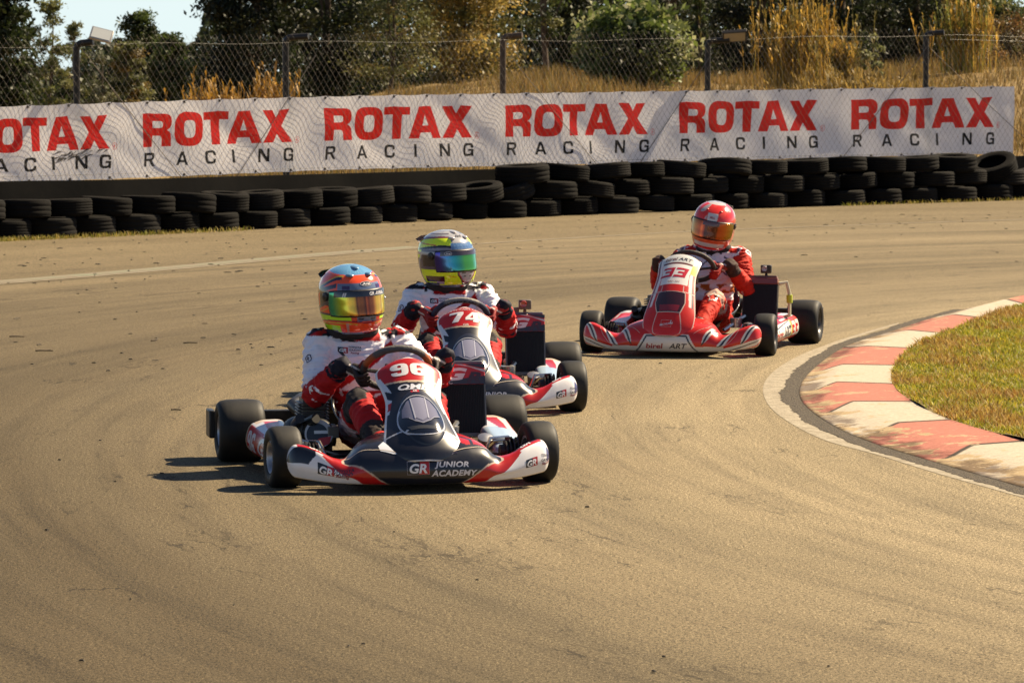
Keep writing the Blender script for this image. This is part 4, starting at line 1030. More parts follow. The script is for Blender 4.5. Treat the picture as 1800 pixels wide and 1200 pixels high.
def S_panel_for(wv, bulge=.085, PY=PY, PZ=PZ, bubble=0.):
    def S(U, V):
        U = np.asarray(U, float); V = np.asarray(V, float); Vc = np.clip(V, 0, 1)
        y = interp(Vc, PV, PY); z = interp(Vc, PV, PZ); h = 1e-3
        dy = interp(np.clip(Vc + h, 0, 1), PV, PY) - interp(np.clip(Vc - h, 0, 1), PV, PY); dz = interp(np.clip(Vc + h, 0, 1), PV, PZ) - interp(np.clip(Vc - h, 0, 1), PV, PZ)
        L = np.hypot(dy, dz); ny, nz = -dz / L, dy / L
        w = interp(Vc, *wv); d = (bulge * (.62 + .38 * sstep(Vc, .1, .5))) * np.abs(U) ** 2.1 * (w / .13)
        if bubble: d = d - bubble * np.clip(1 - ((w * U - .012) / .094) ** 2 - ((V - .40) / .232) ** 2, 0, 1) ** .6   # the tinted screen stands proud
        return np.column_stack([w * U, y - ny * d, z - nz * d])
    return S
W_GR = ([0, .012, .035, .08, .15, .25, .40, .5, .6, .7, .8, .9, .96, .985, 1], [.05, .095, .128, .152, .163, .162, .144, .129, .120, .128, .141, .134, .105, .072, .03])
W_RED = ([0, .03, .08, .15, .25, .40, .55, .7, .8, .9, .97, 1], [.06, .11, .14, .155, .160, .148, .132, .122, .128, .132, .124, .108])
S_pgr, S_pred = S_panel_for(W_GR, .052, bubble=.020), S_panel_for(W_RED, .050, PYR, PZR)
def edge_dist(U, V, wv, L=.56):
    w = interp(V, *wv); return np.minimum((1 - np.abs(U)) * w, np.minimum(V, 1 - V) * L)
def col_panel_gr(U, V):
    a = np.abs(U); c = np.tile(np.array(NAVY), (len(U), 1)); top = .715 + .03 * a**2
    where(c, V > top, REDL); where(c, (np.abs(V - top) < .008) , (.55, .42, .30))
    side = (a > .74 + .9 * np.abs(V - .64)) & (V < .80) & (V > .48); where(c, side, (.60, .62, .68))
    where(c, side & (U < 0) & (np.abs(V - .62 - .2 * (a - .8)) < .035), NAVY); where(c, side & (U < 0) & (np.abs(V - .54) < .03), REDL)
    where(c, side & (U > 0), SKYB); where(c, side & (U > 0) & (V < .52), (.55, .55, .60))
    e = edge_dist(U, V, W_GR); where(c, e < .0085, (.72, .70, .70)); where(c, (e < .0085) & (V < .3), (.50, .50, .54))
    where(c, (np.abs(V - (.33 - .05 * a)) < .006) & (a > .45), (.5, .5, .55))
    return c
def col_panel_red(U, V):
    a = np.abs(U); R = (.56, .016, .009); W = (.78, .73, .69); c = np.tile(np.array(R), (len(U), 1))
    where(c, (V > .57) & (a < .66 + .3 * (V - .57)), W); where(c, V > .815, (.56, .56, .54)); where(c, (np.abs(V - .812) < .010) & (a < .7), (.10, .015, .015))
    where(c, (np.abs(a - .88) < .04) & (V > .80), (.03, .03, .04))
    sd = (a > .70 + .25 * np.abs(V - .62)) & (a < .86) & (V > .36) & (V < .9); where(c, sd, (.74, .68, .66)); where(c, (np.abs(a - .90) < .02) & (V > .35) & (V < .8), (.05, .05, .06))
    where(c, (U > .70) & (V > .70) & (V < .74 + .1 * a), (.60, .50, .08))
    e = edge_dist(U, V, W_RED); where(c, e < .0045, (.62, .52, .46))
    ln = lambda f: where(c, f, (.60, .45, .40))
    ln((np.abs(a - (.42 + .9 * np.clip(.30 - V, 0, 1))) < .016) & (V < .34)); ln((np.abs(a - .50) < .014) & (V > .44) & (V < .56)); ln((np.abs(V - .50) < .004) & (a > .5))
    return c
def S_pod_for(sx):
    def S(U, V):
        U = np.asarray(U, float); y = .165 + .70 * U; k = np.clip(U, 0, 1)
        xo = .535 + .055 * k; zb = .030 + .018 * k; zt = .150 + .052 * k - .03 * np.clip((.12 - k) / .12, 0, 1); h = zt - zb; xi = np.full_like(U, .395) + .03 * k
        ctrl = np.stack([np.stack(q, 1) for q in ((xi, zb + .012), (xo - .055, zb), (xo - .006, zb + .025), (xo + .010, zb + .45 * h), (xo - .004, zb + .82 * h), (xo - .035, zt - .006), (xo - .085, zt + .004), (xi, zt - .012), (xi, zb + .012))], 1)
        P = cr_eval(ctrl, V); e = np.minimum(k, 1 - k) / .05; f = np.sqrt(np.clip(1 - np.clip(1 - e, 0, 1) ** 2 * .98, 0, 1))
        xc = (xo + xi) / 2; zc = (zt + zb) / 2
        return np.column_stack([sx * (xc + (P[:, 0] - xc) * f), y, zc + (P[:, 1] - zc) * f])
    return S
def col_pod_gr(sx):
    def C(U, V):
        c = np.tile(np.array(REDL), (len(U), 1)); t = V
        where(c, (V > .44 + .20 * (U - .1)) & (V < .62) & (U < .55), (.60, .60, .63)); where(c, (V < .28 + .28 * (.55 - U)) & (U < .62) & (U > .10), DRED)
        where(c, (np.abs(V - .35 + .3 * (U - .35)) < .05) & (U > .12) & (U < .40), (.03, .012, .015))
        where(c, (V > .56), (.62, .62, .66)); where(c, (V > .60) & (U < .55), SKYB); where(c, (V > .66) & (U > .5) & (np.abs(V - .72 - .2 * (U - .7)) < .06), REDL); where(c, (V > .6) & (U > .88), (.62, .50, .40))
        where(c, (U > .92) & (V < .56), (.42, .33, .22)); where(c, (V < .16), NAVY)
        return c
    return C
def col_pod_red(sx):
    def C(U, V):
        R = (.56, .016, .010); W = (.76, .72, .67); c = np.tile(np.array(R), (len(U), 1))
        m = (U > .14) & (U < .72) & (V > .26) & (V < .56); where(c, m, W)
        q = V - (.50 + .16 * (U - .45)); where(c, m & (np.abs(q) < .012), (.04, .04, .06)); q = V - (.27 + .10 * (U - .1)); where(c, m & (np.abs(q) < .014), (.04, .04, .06))
        where(c, (U > .70) & (U < .74) & (V < .56), (.50, .48, .10)); where(c, (V > .60) & (U > .55) & (V < .66), W); where(c, (V > .60) & (U > .80) & (V < .78), (.60, .62, .66))
        where(c, (V > .57) & (V < .75) & (U < .5), (.50, .05, .07)); where(c, V < .14, CREAML)
        return c
    return C

def dig(n):
    "heavy block numerals, capital height 1, centred"
    E = lambda cx, cy, a, b, p=2.6, k=30: [(cx + x, cy + y) for x, y in ellipse(a, b, k, p)]
    L9 = [[(.90 - x, 1 - y) for x, y in lp] for lp in SIX]
    G = {'6': SIX, '9': L9,
         '7': [[(.02, 1), (.88, 1), (.88, .74), (.52, 0), (.14, 0), (.52, .74), (.02, .74)]],
         '4': [[(.46, 1), (.80, 1), (.80, .36), (.93, .36), (.93, .15), (.80, .15), (.80, 0), (.47, 0), (.47, .15), (.0, .15), (.0, .36)], [(.47, .36), (.47, .70), (.27, .36)]],
         '3': [[(.02, 1), (.70, 1), (.84, .96), (.89, .84), (.89, .66), (.85, .56), (.74, .51), (.85, .46), (.90, .36), (.90, .16), (.85, .04), (.70, 0), (.02, 0), (.02, .23), (.54, .23), (.57, .27), (.57, .36), (.54, .40), (.20, .40), (.20, .60), (.54, .60), (.57, .64), (.57, .73), (.54, .77), (.02, .77)]]}
    loops, x = [], 0
    for ch in n: loops += [[(p[0] + x, p[1]) for p in lp] for lp in G[ch]]; x += .98
    return poly2d([[(p[0] - (x - .06) / 2, p[1] - .5) for p in lp] for lp in loops], .15)
SIX = [[(.45, 1.0), (.68, .99), (.82, .93), (.88, .84), (.88, .72), (.59, .72), (.58, .78), (.53, .81), (.42, .81), (.36, .76), (.35, .52), (.42, .55), (.55, .57), (.72, .55), (.84, .49), (.90, .40), (.90, .24), (.85, .10), (.72, .02), (.45, -.01), (.20, .02), (.06, .12), (.01, .30), (.01, .70), (.06, .88), (.20, .98)],
       [(.35, .28), (.37, .20), (.45, .17), (.53, .20), (.55, .28), (.53, .36), (.45, .39), (.37, .36)]]

def wheel(parent, x, y, R, W, rim_mat, steer=0.):
    sx = 1 if x > 0 else -1
    h = W / 2; Rr = R * .52
    M = Matrix.Translation((x, y, R - .004)) @ Matrix.Rotation(steer, 4, 'Z') @ Matrix.Rotation(math.radians(90) * sx, 4, 'Y')
    rim = MB(); rim.lathe([(.012, h * .55), (.030, h * .62), (.034, h * .40), (Rr * .60, h * .30), (Rr * .78, h * .34), (Rr * .88, h * .80), (Rr * 1.0, h * .90), (Rr * 1.04, h * .86), (Rr * .96, h * .70), (Rr * .9, 0), (Rr * .96, -h * .70), (Rr * 1.04, -h * .86), (Rr * .9, -h * .84), (Rr * .8, -h * .2), (.03, -h * .1)], M, 32)
    for k in range(3):
        t = 2.094 * k + .4; rim.ball(M @ Vector((.026 * math.cos(t), .026 * math.sin(t), h * .62)), .006, 5)
    w = rim.build('wheel', rim_mat, parent)
    ty = MB(); ty.lathe([(Rr * 1.0, h * .80), (Rr * 1.10, h * .93), (R * .74, h * 1.02), (R * .88, h * .97), (R * .955, h * .84), (R * .985, h * .66), (R * 1.0, h * .35), (R * 1.003, 0), (R, -h * .35), (R * .985, -h * .66), (R * .955, -h * .84), (R * .88, -h * .97), (R * .74, -h * 1.02), (Rr * 1.10, -h * .93), (Rr * 1.0, -h * .80)], M, 56, closed=True)
    ty.build('tyre', M_tyre, w); return w

def gr_logo(D, u, v, w, box=True, dark=NAVY, ang=0., white=WHITE):
    "two coloured halves with the letters across"
    h = w * .56; u0 = u
    if box:
        D.put(poly2d([[(-.5, -.5), (0.02, -.5), (.08, .5), (-.5, .5)]], .2), u0, v, (w, h), (.008, .008, .012), ang); D.put(poly2d([[(.02, -.5), (.5, -.5), (.5, .5), (.08, .5)]], .2), u0, v, (w, h), (.42, .012, .015), ang)
    D.put(text2d('GR', .03, 1.25, .18), u0, v - 0, (w * .36, w * .40 if box else w * .5), white, ang, 1)
def racing_text(D, u, v, h, col, ang=0., gap=1.35):
    for k, (t, cc) in enumerate((('TOYOTA', col), ('GAZOO', col), ('Racing', (.35, .02, .03)))):
        pass
def build_kart(style, number, loc, yaw, label, steer=0.):
    gr = style == 'gr'
    root = empty('go_kart', loc, yaw, label, 'go-kart', 'racing go-karts')
    # chassis
    fr = MB()
    for s in (-1, 1):
        fr.tube([(s * .24, -.22, .065), (s * .26, .05, .065), (s * .31, .35, .062), (s * .33, .8, .062), (s * .30, 1.1, .075)], .015, 8)
        fr.tube([(s * .24, -.02, .065), (s * .40, -.02, .085), (s * .44, 0, .12)], .014, 8)
        fr.tube([(s * .33, .25, .062), (s * .46, .28, .075), (s * .48, .55, .08), (s * .46, .80, .075), (s * .33, .78, .062)], .010, 7)
        fr.tube([(s * .20, -.22, .065), (s * .20, -.32, .075)], .010, 6)
    fr.tube([(-.24, -.22, .065), (.24, -.22, .065)], .014, 8); fr.tube([(-.26, .02, .065), (.26, .02, .065)], .014, 8); fr.tube([(-.33, .70, .062), (.33, .70, .062)], .014, 8)
    fr.tube([(-.20, -.32, .075), (.20, -.32, .075)], .010, 6)
    fr.build('frame', M_tubeg if gr else M_tubew, root)
    ft = MB(); ft.box((0, .17, .050), (.50, .76, .006)); ft.build('floor_tray', M_dark, root)
    ax = MB(); ax.tube([(-.62, 1.05, .135), (.62, 1.05, .135)], .017, 10)
    for s in (-1, 1): ax.lathe([(.045, -.03), (.05, 0), (.045, .03)], Matrix.Translation((s * .33, 1.05, .135)) @ Matrix.Rotation(math.pi / 2, 4, 'Y'), 14)
    ax.build('rear_axle', M_bolt, root)
    M = Matrix.Rotation(math.pi / 2, 4, 'Y'); bd = MB(); bd.lathe([(.03, -.004), (.095, -.004), (.095, .004), (.03, .004)], Matrix.Translation((.20, 1.05, .135)) @ M, 26); bd.build('brake_disc', M_bolt, root)
    rim = M_rimg if gr else M_rimd
    wheel(root, -.545, 0, .130, .130, rim, steer); wheel(root, .545, 0, .130, .130, rim, steer)
    wheel(root, -.595, 1.05, .140, .205, rim); wheel(root, .595, 1.05, .140, .205, rim)
    for s in (-1, 1):
        st = MB(); st.lathe([(.030, -.045), (.034, 0), (.030, .045)], Matrix.Translation((s * .425, 0, .13)) @ M, 12); st.tube([(s * .425, 0, .07), (s * .42, .01, .19)], .016, 8)
        st.tube([(s * .41, .05, .11), (s * .05, .22, .12)], .008, 6)
        for q in range(4): st.lathe([(.022, -.003), (.060 - .004 * q, -.003), (.060 - .004 * q, .003), (.022, .003)], Matrix.Translation((s * (.452 - .016 * q), 0, .13)) @ M, 18)
        st.build('stub_axle', M_dark, root)
    rb = MB()
    bw = .70 if gr else .655
    rb.box((0, 1.245, .155), (bw * 2, .05, .105)); 
    for s in (-1, 1): rb.box((s * (bw + .005), 1.215, .155), (.03, .13, .125))
    for s in (-1, 1): rb.tube([(s * .28, 1.08, .08), (s * .28, 1.23, .14)], .012, 6)
    rb.build('rear_bumper', M_blk, root, bevel=.014)
    # front fairing
    uu = np.linspace(-1, 1, 300); vv = np.linspace(0, 1, 130)
    fair = surf('front_fairing', S_bumper, uu, vv, col_bumper_gr if gr else col_bumper_red, M_liv, root)
    D = Decals(S_bumper, 1, 1, .0012)
    if gr:
        gr_logo(D, -.06, .325, .092, dark=NAVY)
        D.put(poly2d([rrect(1, .56, .01), rrect(.97, .53, .01)], .1), -.06, .325, .094, (.30, .28, .33))
        D.put(text2d('JUNIOR', .035, 1.2, .2, 1.08), .195, .352, (.0235, .0235), (.62, .60, .64)); D.put(text2d('ACADEMY', .035, 1.15, .2, 1.05), .215, .285, (.0245, .0245), (.62, .60, .64))
        D.put(poly2d([rrect(.155, .017, .004)], .02), .075, .428, 1, (.58, .50, .58)); D.put(text2d('WWW.KART.CO.ZA', .02, 1.35, .15), .075, .428, .0115, (.02, .015, .05), 0, 1)
        # big emblem on the dome: open letter with a bar
        D.uvpoly([(-.16, .60), (-.27, .555), (-.34, .50), (-.33, .455), (-.24, .425), (-.08, .42), (.03, .455), (.10, .52), (.10, .545), (-.10, .515), (-.08, .495), (-.01, .497), (-.06, .468), (-.16, .462), (-.225, .48), (-.22, .515), (-.15, .555), (-.05, .585)], (.62, .64, .70), 1)
        D.uvpoly([(.10, .52), (.18, .50), (.26, .55), (.20, .585), (.12, .565)], REDL, 1)
        D.path([(-.62, .60), (-.52, .545), (-.38, .478), (-.22, .437), (0, .418), (.20, .43), (.36, .475), (.50, .545)], .0035, (.55, .46, .36), 2)
        for su, w in ((-.735, .072), (.835, .06)):
            gr_logo(D, su, .335, w)
            for k, (t, cc) in enumerate((('TOYOTA', (.02, .02, .04)), ('GAZOO', (.02, .02, .04)), ('Racing', (.25, .01, .04)))):
                D.put(text2d(t, .02, 1.25, .2), su + .128 - .004 * k, .385 - .048 * k, .0125 if su < 0 else .0105, cc)
            D.put(text2d('GR', .03, 1.2, .2), math.copysign(.80, su), .64, .026, WHITE)
    else:
        D.put(text2d('birel', .022, 1.25, .15), -.128, .262, .034, (.36, .02, .025)); D.put(text2d('ART', .02, 1.15, .3), .135, .262, .034, (.035, .032, .04))
        D.put(poly2d([rrect(.125, .010, .002)], .02), 0, .455, 1, (.55, .48, .52)); D.put(text2d('WWW.KART.CO.ZA', .01, 1.3, .0), 0, .455, .0075, (.2, .02, .03), 0, 1)
        for s in (-1, 1): D.path([(s * .30, .40), (s * .44, .52), (s * .46, .60)], .0025, (.60, .42, .36), 1); D.path([(s * .62, .30), (s * .74, .44), (s * .78, .56)], .0025, (.62, .45, .40), 1)
    D.build('lettering', M_liv, fair)
    # front panel with number
    Sp = S_pgr if gr else S_pred
    pan = surf('front_panel', Sp, np.linspace(-1, 1, 120), np.linspace(0, 1, 220), col_panel_gr if gr else col_panel_red, M_liv, root, thick=.004)
    D = Decals(Sp, 1, 1, .0012); G = Decals(Sp, 1, 1, .0018)
    if gr:
        D.put(dig(number), -.02, .835, (.084, .068), (.80, .76, .76))
        if number == '96': D.put(text2d('OMP', .03, 1.5, .15), .02, .665, .030, (.66, .66, .72)); D.path([(-.28, .638), (.50, .638)], .003, (.6, .6, .66)); D.put(poly2d([rrect(.035, .018, .002)], .02), .02, .612, 1, REDL); D.put(text2d('66', .03, 1.1), .02, .612, .012, (.6, .6, .6), 0, 1)
        else: D.put(text2d('WWW.KART.CO.ZA', .01, 1.3), 0, .945, .0135, (.55, .5, .5)); D.put(text2d('GR', .02, 1.2, .1), .0, .735, .014, (.6, .55, .5))
        for (a, b_, cc, l) in ((.097, .134, (.50, .50, .54), 0), (.091, .127, (.006, .006, .010), 1)): G.put(poly2d([ellipse(a, b_, 40, 2.25)], .02), .02, .40, 1, cc, 0, l)
        fac = [(-.076, -.006), (-.074, .045), (-.052, .092), (-.020, .112), (.020, .112), (.052, .092), (.074, .045), (.076, -.006), (.050, -.022), (.030, -.046), (0, -.064), (-.030, -.046), (-.050, -.022)]
        G.put(poly2d([fac], .02), .02, .40, 1, (.16, .155, .215), 0, 2)
        G.put(poly2d([[(-.030, .108), (.030, .108), (.024, -.030), (0, -.052), (-.024, -.030)]], .02), .02, .40, 1, (.23, .225, .30), 0, 3)
        for s_ in (-1, 1): G.put(poly2d([[(s_ * .031, .106), (s_ * .036, .104), (s_ * .028, -.038), (s_ * .023, -.034)]], .02), .02, .40, 1, (.42, .42, .50), 0, 4)
        for p_, q_ in zip(fac[7:], fac[8:] + fac[:1]): G.put(poly2d([[(p_[0], p_[1]), (q_[0], q_[1]), (q_[0], q_[1] - .004), (p_[0], p_[1] - .004)]], .02), .02, .40, 1, (.34, .34, .40), 0, 4) if q_ != fac[0] else None
        G.put(poly2d([[(-.060, -.072), (-.030, -.078), (.030, -.078), (.060, -.072), (.045, -.098), (-.045, -.098)]], .02), .02, .40, 1, (.060, .058, .055), 0, 2)
    else:
        D.put(text2d('birel', .02, 1.2, .2), -.34, .875, .026, (.10, .02, .03)); D.put(text2d('ART', .02, 1.2, .25), .32, .875, .026, (.03, .03, .04))
        for q, uq in ((0, -.36), (1, .30)):
            D.put(poly2d([[(-.5, .5), (.64, .5), (.38, -.5), (-.78, -.5), (-.71, -.29), (.10, -.29), (.15, -.10), (-.36, -.10), (-.31, .10), (.22, .10), (.27, .29), (-.55, .29)]], .3), uq, .700, (.064, .078), (.50, .012, .03))
        D.put(text2d('BIREL ART', .01, 1.2), 0, .595, .010, (.2, .03, .04))
        G.put(poly2d([[(-.092, .075), (-.080, .082), (.080, .082), (.092, .075), (.094, .0), (.070, -.080), (-.070, -.080), (-.094, 0)]], .02), 0, .385, 1, (.62, .50, .42), 0, 0)
        G.put(poly2d([[(-.087, .072), (-.078, .078), (.078, .078), (.087, .072), (.089, .0), (.066, -.074), (-.066, -.074), (-.089, 0)]], .02), 0, .385, 1, (.040, .006, .004), 0, 1)
        G.put(poly2d([[(-.062, -.022), (.062, -.022), (.052, -.070), (-.052, -.070)]], .02), 0, .385, 1, (.22, .012, .014), 0, 2)
        D.put(poly2d([rrect(.066, .046, .002), rrect(.063, .043, .002)], .02), -.02, .165, 1, (.60, .42, .40)); D.put(text2d('MOGAM', .02, 1.2, .25), -.02, .160, .013, (.66, .60, .62), .18)
        D.put(poly2d([[(.5, .9), (.9, 1.0), (.6, -.8), (.3, -.6)]], .3),   .10, .18, .012, (.66, .6, .62))
    D.build('lettering', M_liv, pan); G.build('window', M_gloss, pan)
    bk = MB(); bk.box((0, .21, .455), (.15, .05, .075)); bk.tube([(0, .19, .44), (0, -.02, .10)], .014, 7); bk.build('display', M_blk, root, bevel=.008)
    # steering wheel
    C0 = Vector((0, .375, .455 if gr else .512)); eu = Vector((0, -.72, .69)); er = Vector((1, 0, 0)); Rw = .142; sw = MB(); nseg = 56
    pts = []; rot = steer * 1.4
    for k in range(nseg):
        t = 2 * math.pi * k / nseg; f = 1 - .10 * max(0, -math.cos(t)) ** 2
        pts.append(C0 + (er * math.sin(t) + eu * math.cos(t) * f) * Rw)
    sw.tube(pts, .0155, 10, closed=True)
    cols = []
    for k in range(nseg):
        ang = abs(((k / nseg * 360 + 180) % 360) - 180)
        if gr and number == '96': cc = (.085, .078, .075) if ang < 46 else (.34, .085, .02) if ang < 72 else (.03, .025, .025)
        elif gr: cc = (.22, .20, .19) if ang < 38 else (.02, .025, .06)
        else: cc = (.028, .022, .018)
        cols += [cc] * 10
    sw.c = [np.array(cols)]
    for t in (-math.pi / 2, math.pi / 2, math.pi): sw.tube([C0 + Vector((0, -.01, -.02)), C0 + (er * math.sin(t) + eu * math.cos(t) * .9) * Rw], .009, 6, col=(.03, .03, .03))
    sw.tube([C0 + Vector((0, -.01, -.02)), C0 + Vector((0, -.06, -.06))], .03, 10, col=(.03, .03, .03))
    w_ = sw.build('steering_wheel', M_grip, root, cols=True)
    cl = MB(); cl.tube([C0 + Vector((0, -.03, -.03)), (0, .16, .22), (0, .0, .09)], .011, 8); cl.build('steering_column', M_chrome, root)
    if number == '74':
        Sw = lambda U, V: np.array([C0 + (er * math.sin(u) + eu * math.cos(u)) * (Rw + v) + Vector((0, -.02, -.004)) + Vector((0, -.018, 0)) * 0 for u, v in zip(np.atleast_1d(U), np.atleast_1d(V))])
        D = Decals(Sw, 1, 1, .001); D.put(text2d('ALONSO', .04, 1.2), -.30, -.002, .017, (.02, .02, .05)); D.put(text2d('KART', .04, 1.2), .34, -.002, .017, (.02, .02, .05)); D.build('lettering', M_liv, w_)
    # pods
    for s in (-1, 1):
        S = S_pod_for(s)
        pod = surf('side_pod', S, np.linspace(0, 1, 150), np.linspace(0, 1, 90), (col_pod_gr if gr else col_pod_red)(s), M_liv, root, flip=(s < 0))
        D = Decals(S, 1 if s > 0 else -1, 1, .0012)
        if gr:
            D.put(dig(number), .79, .375, (.078, .085), (.62, .56, .56)); D.put(text2d('G', .04, 1.3, .25), .50, .40, (.095, .085), (.60, .58, .60)); D.put(text2d('RMC', .03, 1.1), .40, .255, .022, (.4, .38, .4))
        else:
            D.put(text2d('birel', .02, 1., .1), .34, .375, (.058, .060), (.45, .03, .03)); D.put(text2d('ART', .03, 1., .2), .585, .375, (.058, .060), (.05, .045, .05)); D.put(dig(number), .855, .38, (.080, .095), (.70, .66, .62)); D.put(text2d('RMC', .03, 1.2), .25, .50, .022, (.05, .05, .06))
        D.build('lettering', M_liv, pod)
        br = MB(); br.tube([(s * .33, .30, .07), (s * .40, .22, .15), (s * .47, .22, .155)], .009, 6); br.tube([(s * .33, .12, .08), (s * .37, .16, .17), (s * .46, .20, .17)], .008, 6); br.build('pod_bar', M_chrome, root)
    # seat
    def S_seat(U, V):
        U = np.asarray(U, float); t = np.asarray(V, float); y = interp(t, [0, .25, .5, .7, 1], [.52, .68, .90, 1.0, 1.07]); z = interp(t, [0, .25, .5, .7, 1], [.115, .085, .080, .18, .385]); w = interp(t, [0, .3, .6, 1], [.160, .19, .195, .165])
        rise = np.abs(U) ** 2.6
        return np.column_stack([w * U, y - rise * .10 * sstep(t, .45, .8), z + rise * interp(t, [0, .3, .6, .8, 1], [.06, .13, .17, .06, -.02])])
    surf('seat', S_seat, np.linspace(-1, 1, 40), np.linspace(0, 1, 50), None, M_seat, root, thick=.008)
    # radiator on the driver's left
    rx = .335 if number == '96' else .362 if gr else .390; ry = .62; rw = .195 if gr else .205; rt = .425 if gr else .438
    Rm = Matrix.Rotation(math.radians(-12), 3, 'X') 
    core = MB(); hc = .215 if gr else .25; core.box((rx, ry, .145 + hc / 2), (rw, .038, hc), Rm)
    for k in range(26):
        core.box(Vector((rx - rw * .47 + rw * .94 * k / 25, ry, .145 + hc / 2)) + Rm @ Vector((0, -.021, 0)), (.0026, .006, hc * .96), Rm)
    rad = core.build('radiator', M_rad, root, sharp=30)
    cb = MB(); top = Vector((rx, ry, .145 + hc / 2)) + Rm @ Vector((0, 0, hc / 2)); cb.box(Vector((rx, ry, .145 + hc / 2)) + Rm @ Vector((0, 0, -hc / 2 - .008)), (rw + .01, .045, .016), Rm)
    for s in (-1, 1): cb.box(Vector((rx + s * (rw / 2 + .004), ry, .145 + hc / 2)), (.007, .045, hc), Rm)
    cb.build('radiator_frame', M_bolt if gr else M_dark, rad)
    sh = .088 if gr else .040; shc = top + Rm @ Vector((0, -.002, sh / 2 + .001)); so = MB(); so.box(shc, (rw + .012, .054, sh), Rm, col=(REDL if gr else (.16, .035, .025)))
    so.box(shc + Rm @ Vector((0, .006, sh / 2 + .008)), (rw * .98, .045, .016), Rm, col=(.10, .10, .12) if gr else (.10, .03, .02))
    shr = so.build('radiator_shroud', M_liv, rad, cols=True, bevel=.004)
    if gr:
        Sr = flat_S(shc + Rm @ Vector((0, -.0275, 0)), (1, 0, 0), Rm @ Vector((0, 0, 1))); D = Decals(Sr, 1, 1, .0012); w2, h2 = (rw + .012) / 2, sh / 2
        D.uvpoly([(-w2, -h2), (w2, -h2), (w2, -h2 * .2), (-w2, -h2 * .72)], (.03, .025, .035)); D.uvpoly([(-w2 * .3, h2), (0, h2), (w2, h2 * .15), (w2, h2 * .42)], (.55, .5, .5)); D.uvpoly([(w2 * .1, h2), (w2, h2), (w2, h2 * .55)], (.03, .03, .04))
        D.put(text2d('G', .045, 1.9, .3), -.030, .002, (.052, .052), (.68, .64, .66), 0, 1); D.put(text2d('R', .045, 1.6, .3), .052, -.014, (.046, .046), (.05, .015, .02), 0, 1); D.put(text2d('RMC', .03, 1.2), -.070, -.034, .016, (.55, .5, .5), 0, 1)
        D.build('lettering', M_liv, shr)
    hz = MB(); e = Vector((rx + rw / 2 + .012, ry + .02, .40)); hz.tube([e, e + Vector((.045, .02, .01)), e + Vector((.062, .03, -.06)), e + Vector((.06, .05, -.20)), (rx - .05, ry + .2, .12)], .012, 8)
    
    if not gr: hz.build('coolant_hose', pmat('hose_pale', (.50, .46, .34), .4), root)
    if not gr: cp = MB(); cp.tube([e + Vector((.062, .03, -.07)), e + Vector((.062, .033, -.12))], .019, 10); cp.build('hose_joiner', pmat('hose_lime', (.42, .48, .03), .5), root)
    # engine and its fittings on the driver's right
    en = MB(); en.box((-.31, .80, .125), (.16, .20, .12)); 
    for k in range(7): en.box((-.31, .77 - .001 * k, .20 + .014 * k), (.135, .15, .006))
    en.box((-.31, .77, .25), (.10, .11, .12)); en.tube([(-.31, .77, .30), (-.31, .77, .345)], .022, 10); en.lathe([(.0, -.02), (.05, -.02), (.05, .02), (0.01, .02)], Matrix.Translation((-.22, .82, .13)) @ M, 20)
    en.tube([(-.30, .66, .15), (-.27, .62, .16)], .035, 12); en.box((-.25, .58, .17), (.05, .09, .05))
    e_ = en.build('engine', M_bolt, root, bevel=.004)
    ex = MB(); ex.tube([(-.34, .88, .22), (-.36, 1.0, .25), (-.30, 1.14, .25), (-.10, 1.18, .24), (.18, 1.17, .22)], [.022, .030, .045, .052, .050], 14); ex.build('exhaust', M_dark, root)
    ab = MB(); ab.ball((-.385, .66, .175), (.07, .10, .058), 12); ab.tube([(-.37, .60, .20), (-.33, .52, .235)], .022, 10); ab.tube([(-.41, .60, .20), (-.40, .52, .235)], .022, 10)
    abo = ab.build('air_box', M_blk, root)
    if gr:
        cv = MB(); Mc = Matrix.Translation((-.315, .54, .165)) @ Matrix.Rotation(math.radians(75), 4, 'X')
        cv.lathe([(.0, .0), (.062, .0), (.072, -.012), (.072, -.045), (.03, -.05)], Mc, 30); cvo = cv.build('clutch_cover', M_blk, root)
        Sx = flat_S(Mc @ Vector((0, 0, .0012)), (1, 0, 0), (0, math.cos(math.radians(75)), math.sin(math.radians(75)))); D = Decals(Sx, 1, 1, .001)
        D.put(poly2d([ellipse(.062, .062, 28)], .05), 0, 0, 1, (.42, .42, .46)); D.put(poly2d([ellipse(.048, .050, 28)], .05), -.006, -.004, 1, NAVY, 0, 1); D.uvpoly([(.0, -.02), (.055, -.012), (.045, -.045), (.005, -.06), (-.02, -.05)], REDL, 2); D.uvpoly([(-.02, .0), (.05, .0), (.05, .014), (-.02, .014)], (.6, .6, .64), 2)
        D.build('lettering', M_liv, cvo)
    wr = MB()
    for k in range(2):
        a = Vector((-.27 - .04 * k, .70 + .05 * k, .27)); wr.tube([a, a + Vector((-.03 + .02 * (k % 2), -.02, .05 + .015 * k)), a + Vector((-.02 * k, .03, .07 + .03 * (k % 3))), a + Vector((.03 - .03 * k, .09, .02)), a + Vector((.02, .12, -.10))], .0045, 5)
    wr.tube([(-.30, .70, .12), (-.37, .45, .12), (-.24, .10, .10)], .006, 5); wr.build('cables', M_blk, root)
    ch = MB(); ch.box((.315, .78, .14), (.10, .13, .10)); ch.tube([(.26, .70, .20), (.30, .56, .20), (.20, .40, .12)], .012, 6); ch.lathe([(0, -.03), (.035, -.03), (.04, .03), (0, .03)], Matrix.Translation((.26, .50, .16)), 14)
    ch.lathe([(0, -.02), (.03, -.02), (.034, .03), (0.012, .036)], Matrix.Translation((.375, .30, .135)) @ Matrix.Rotation(.5, 4, 'X'), 16); ch.build('water_pump', M_alu, root)
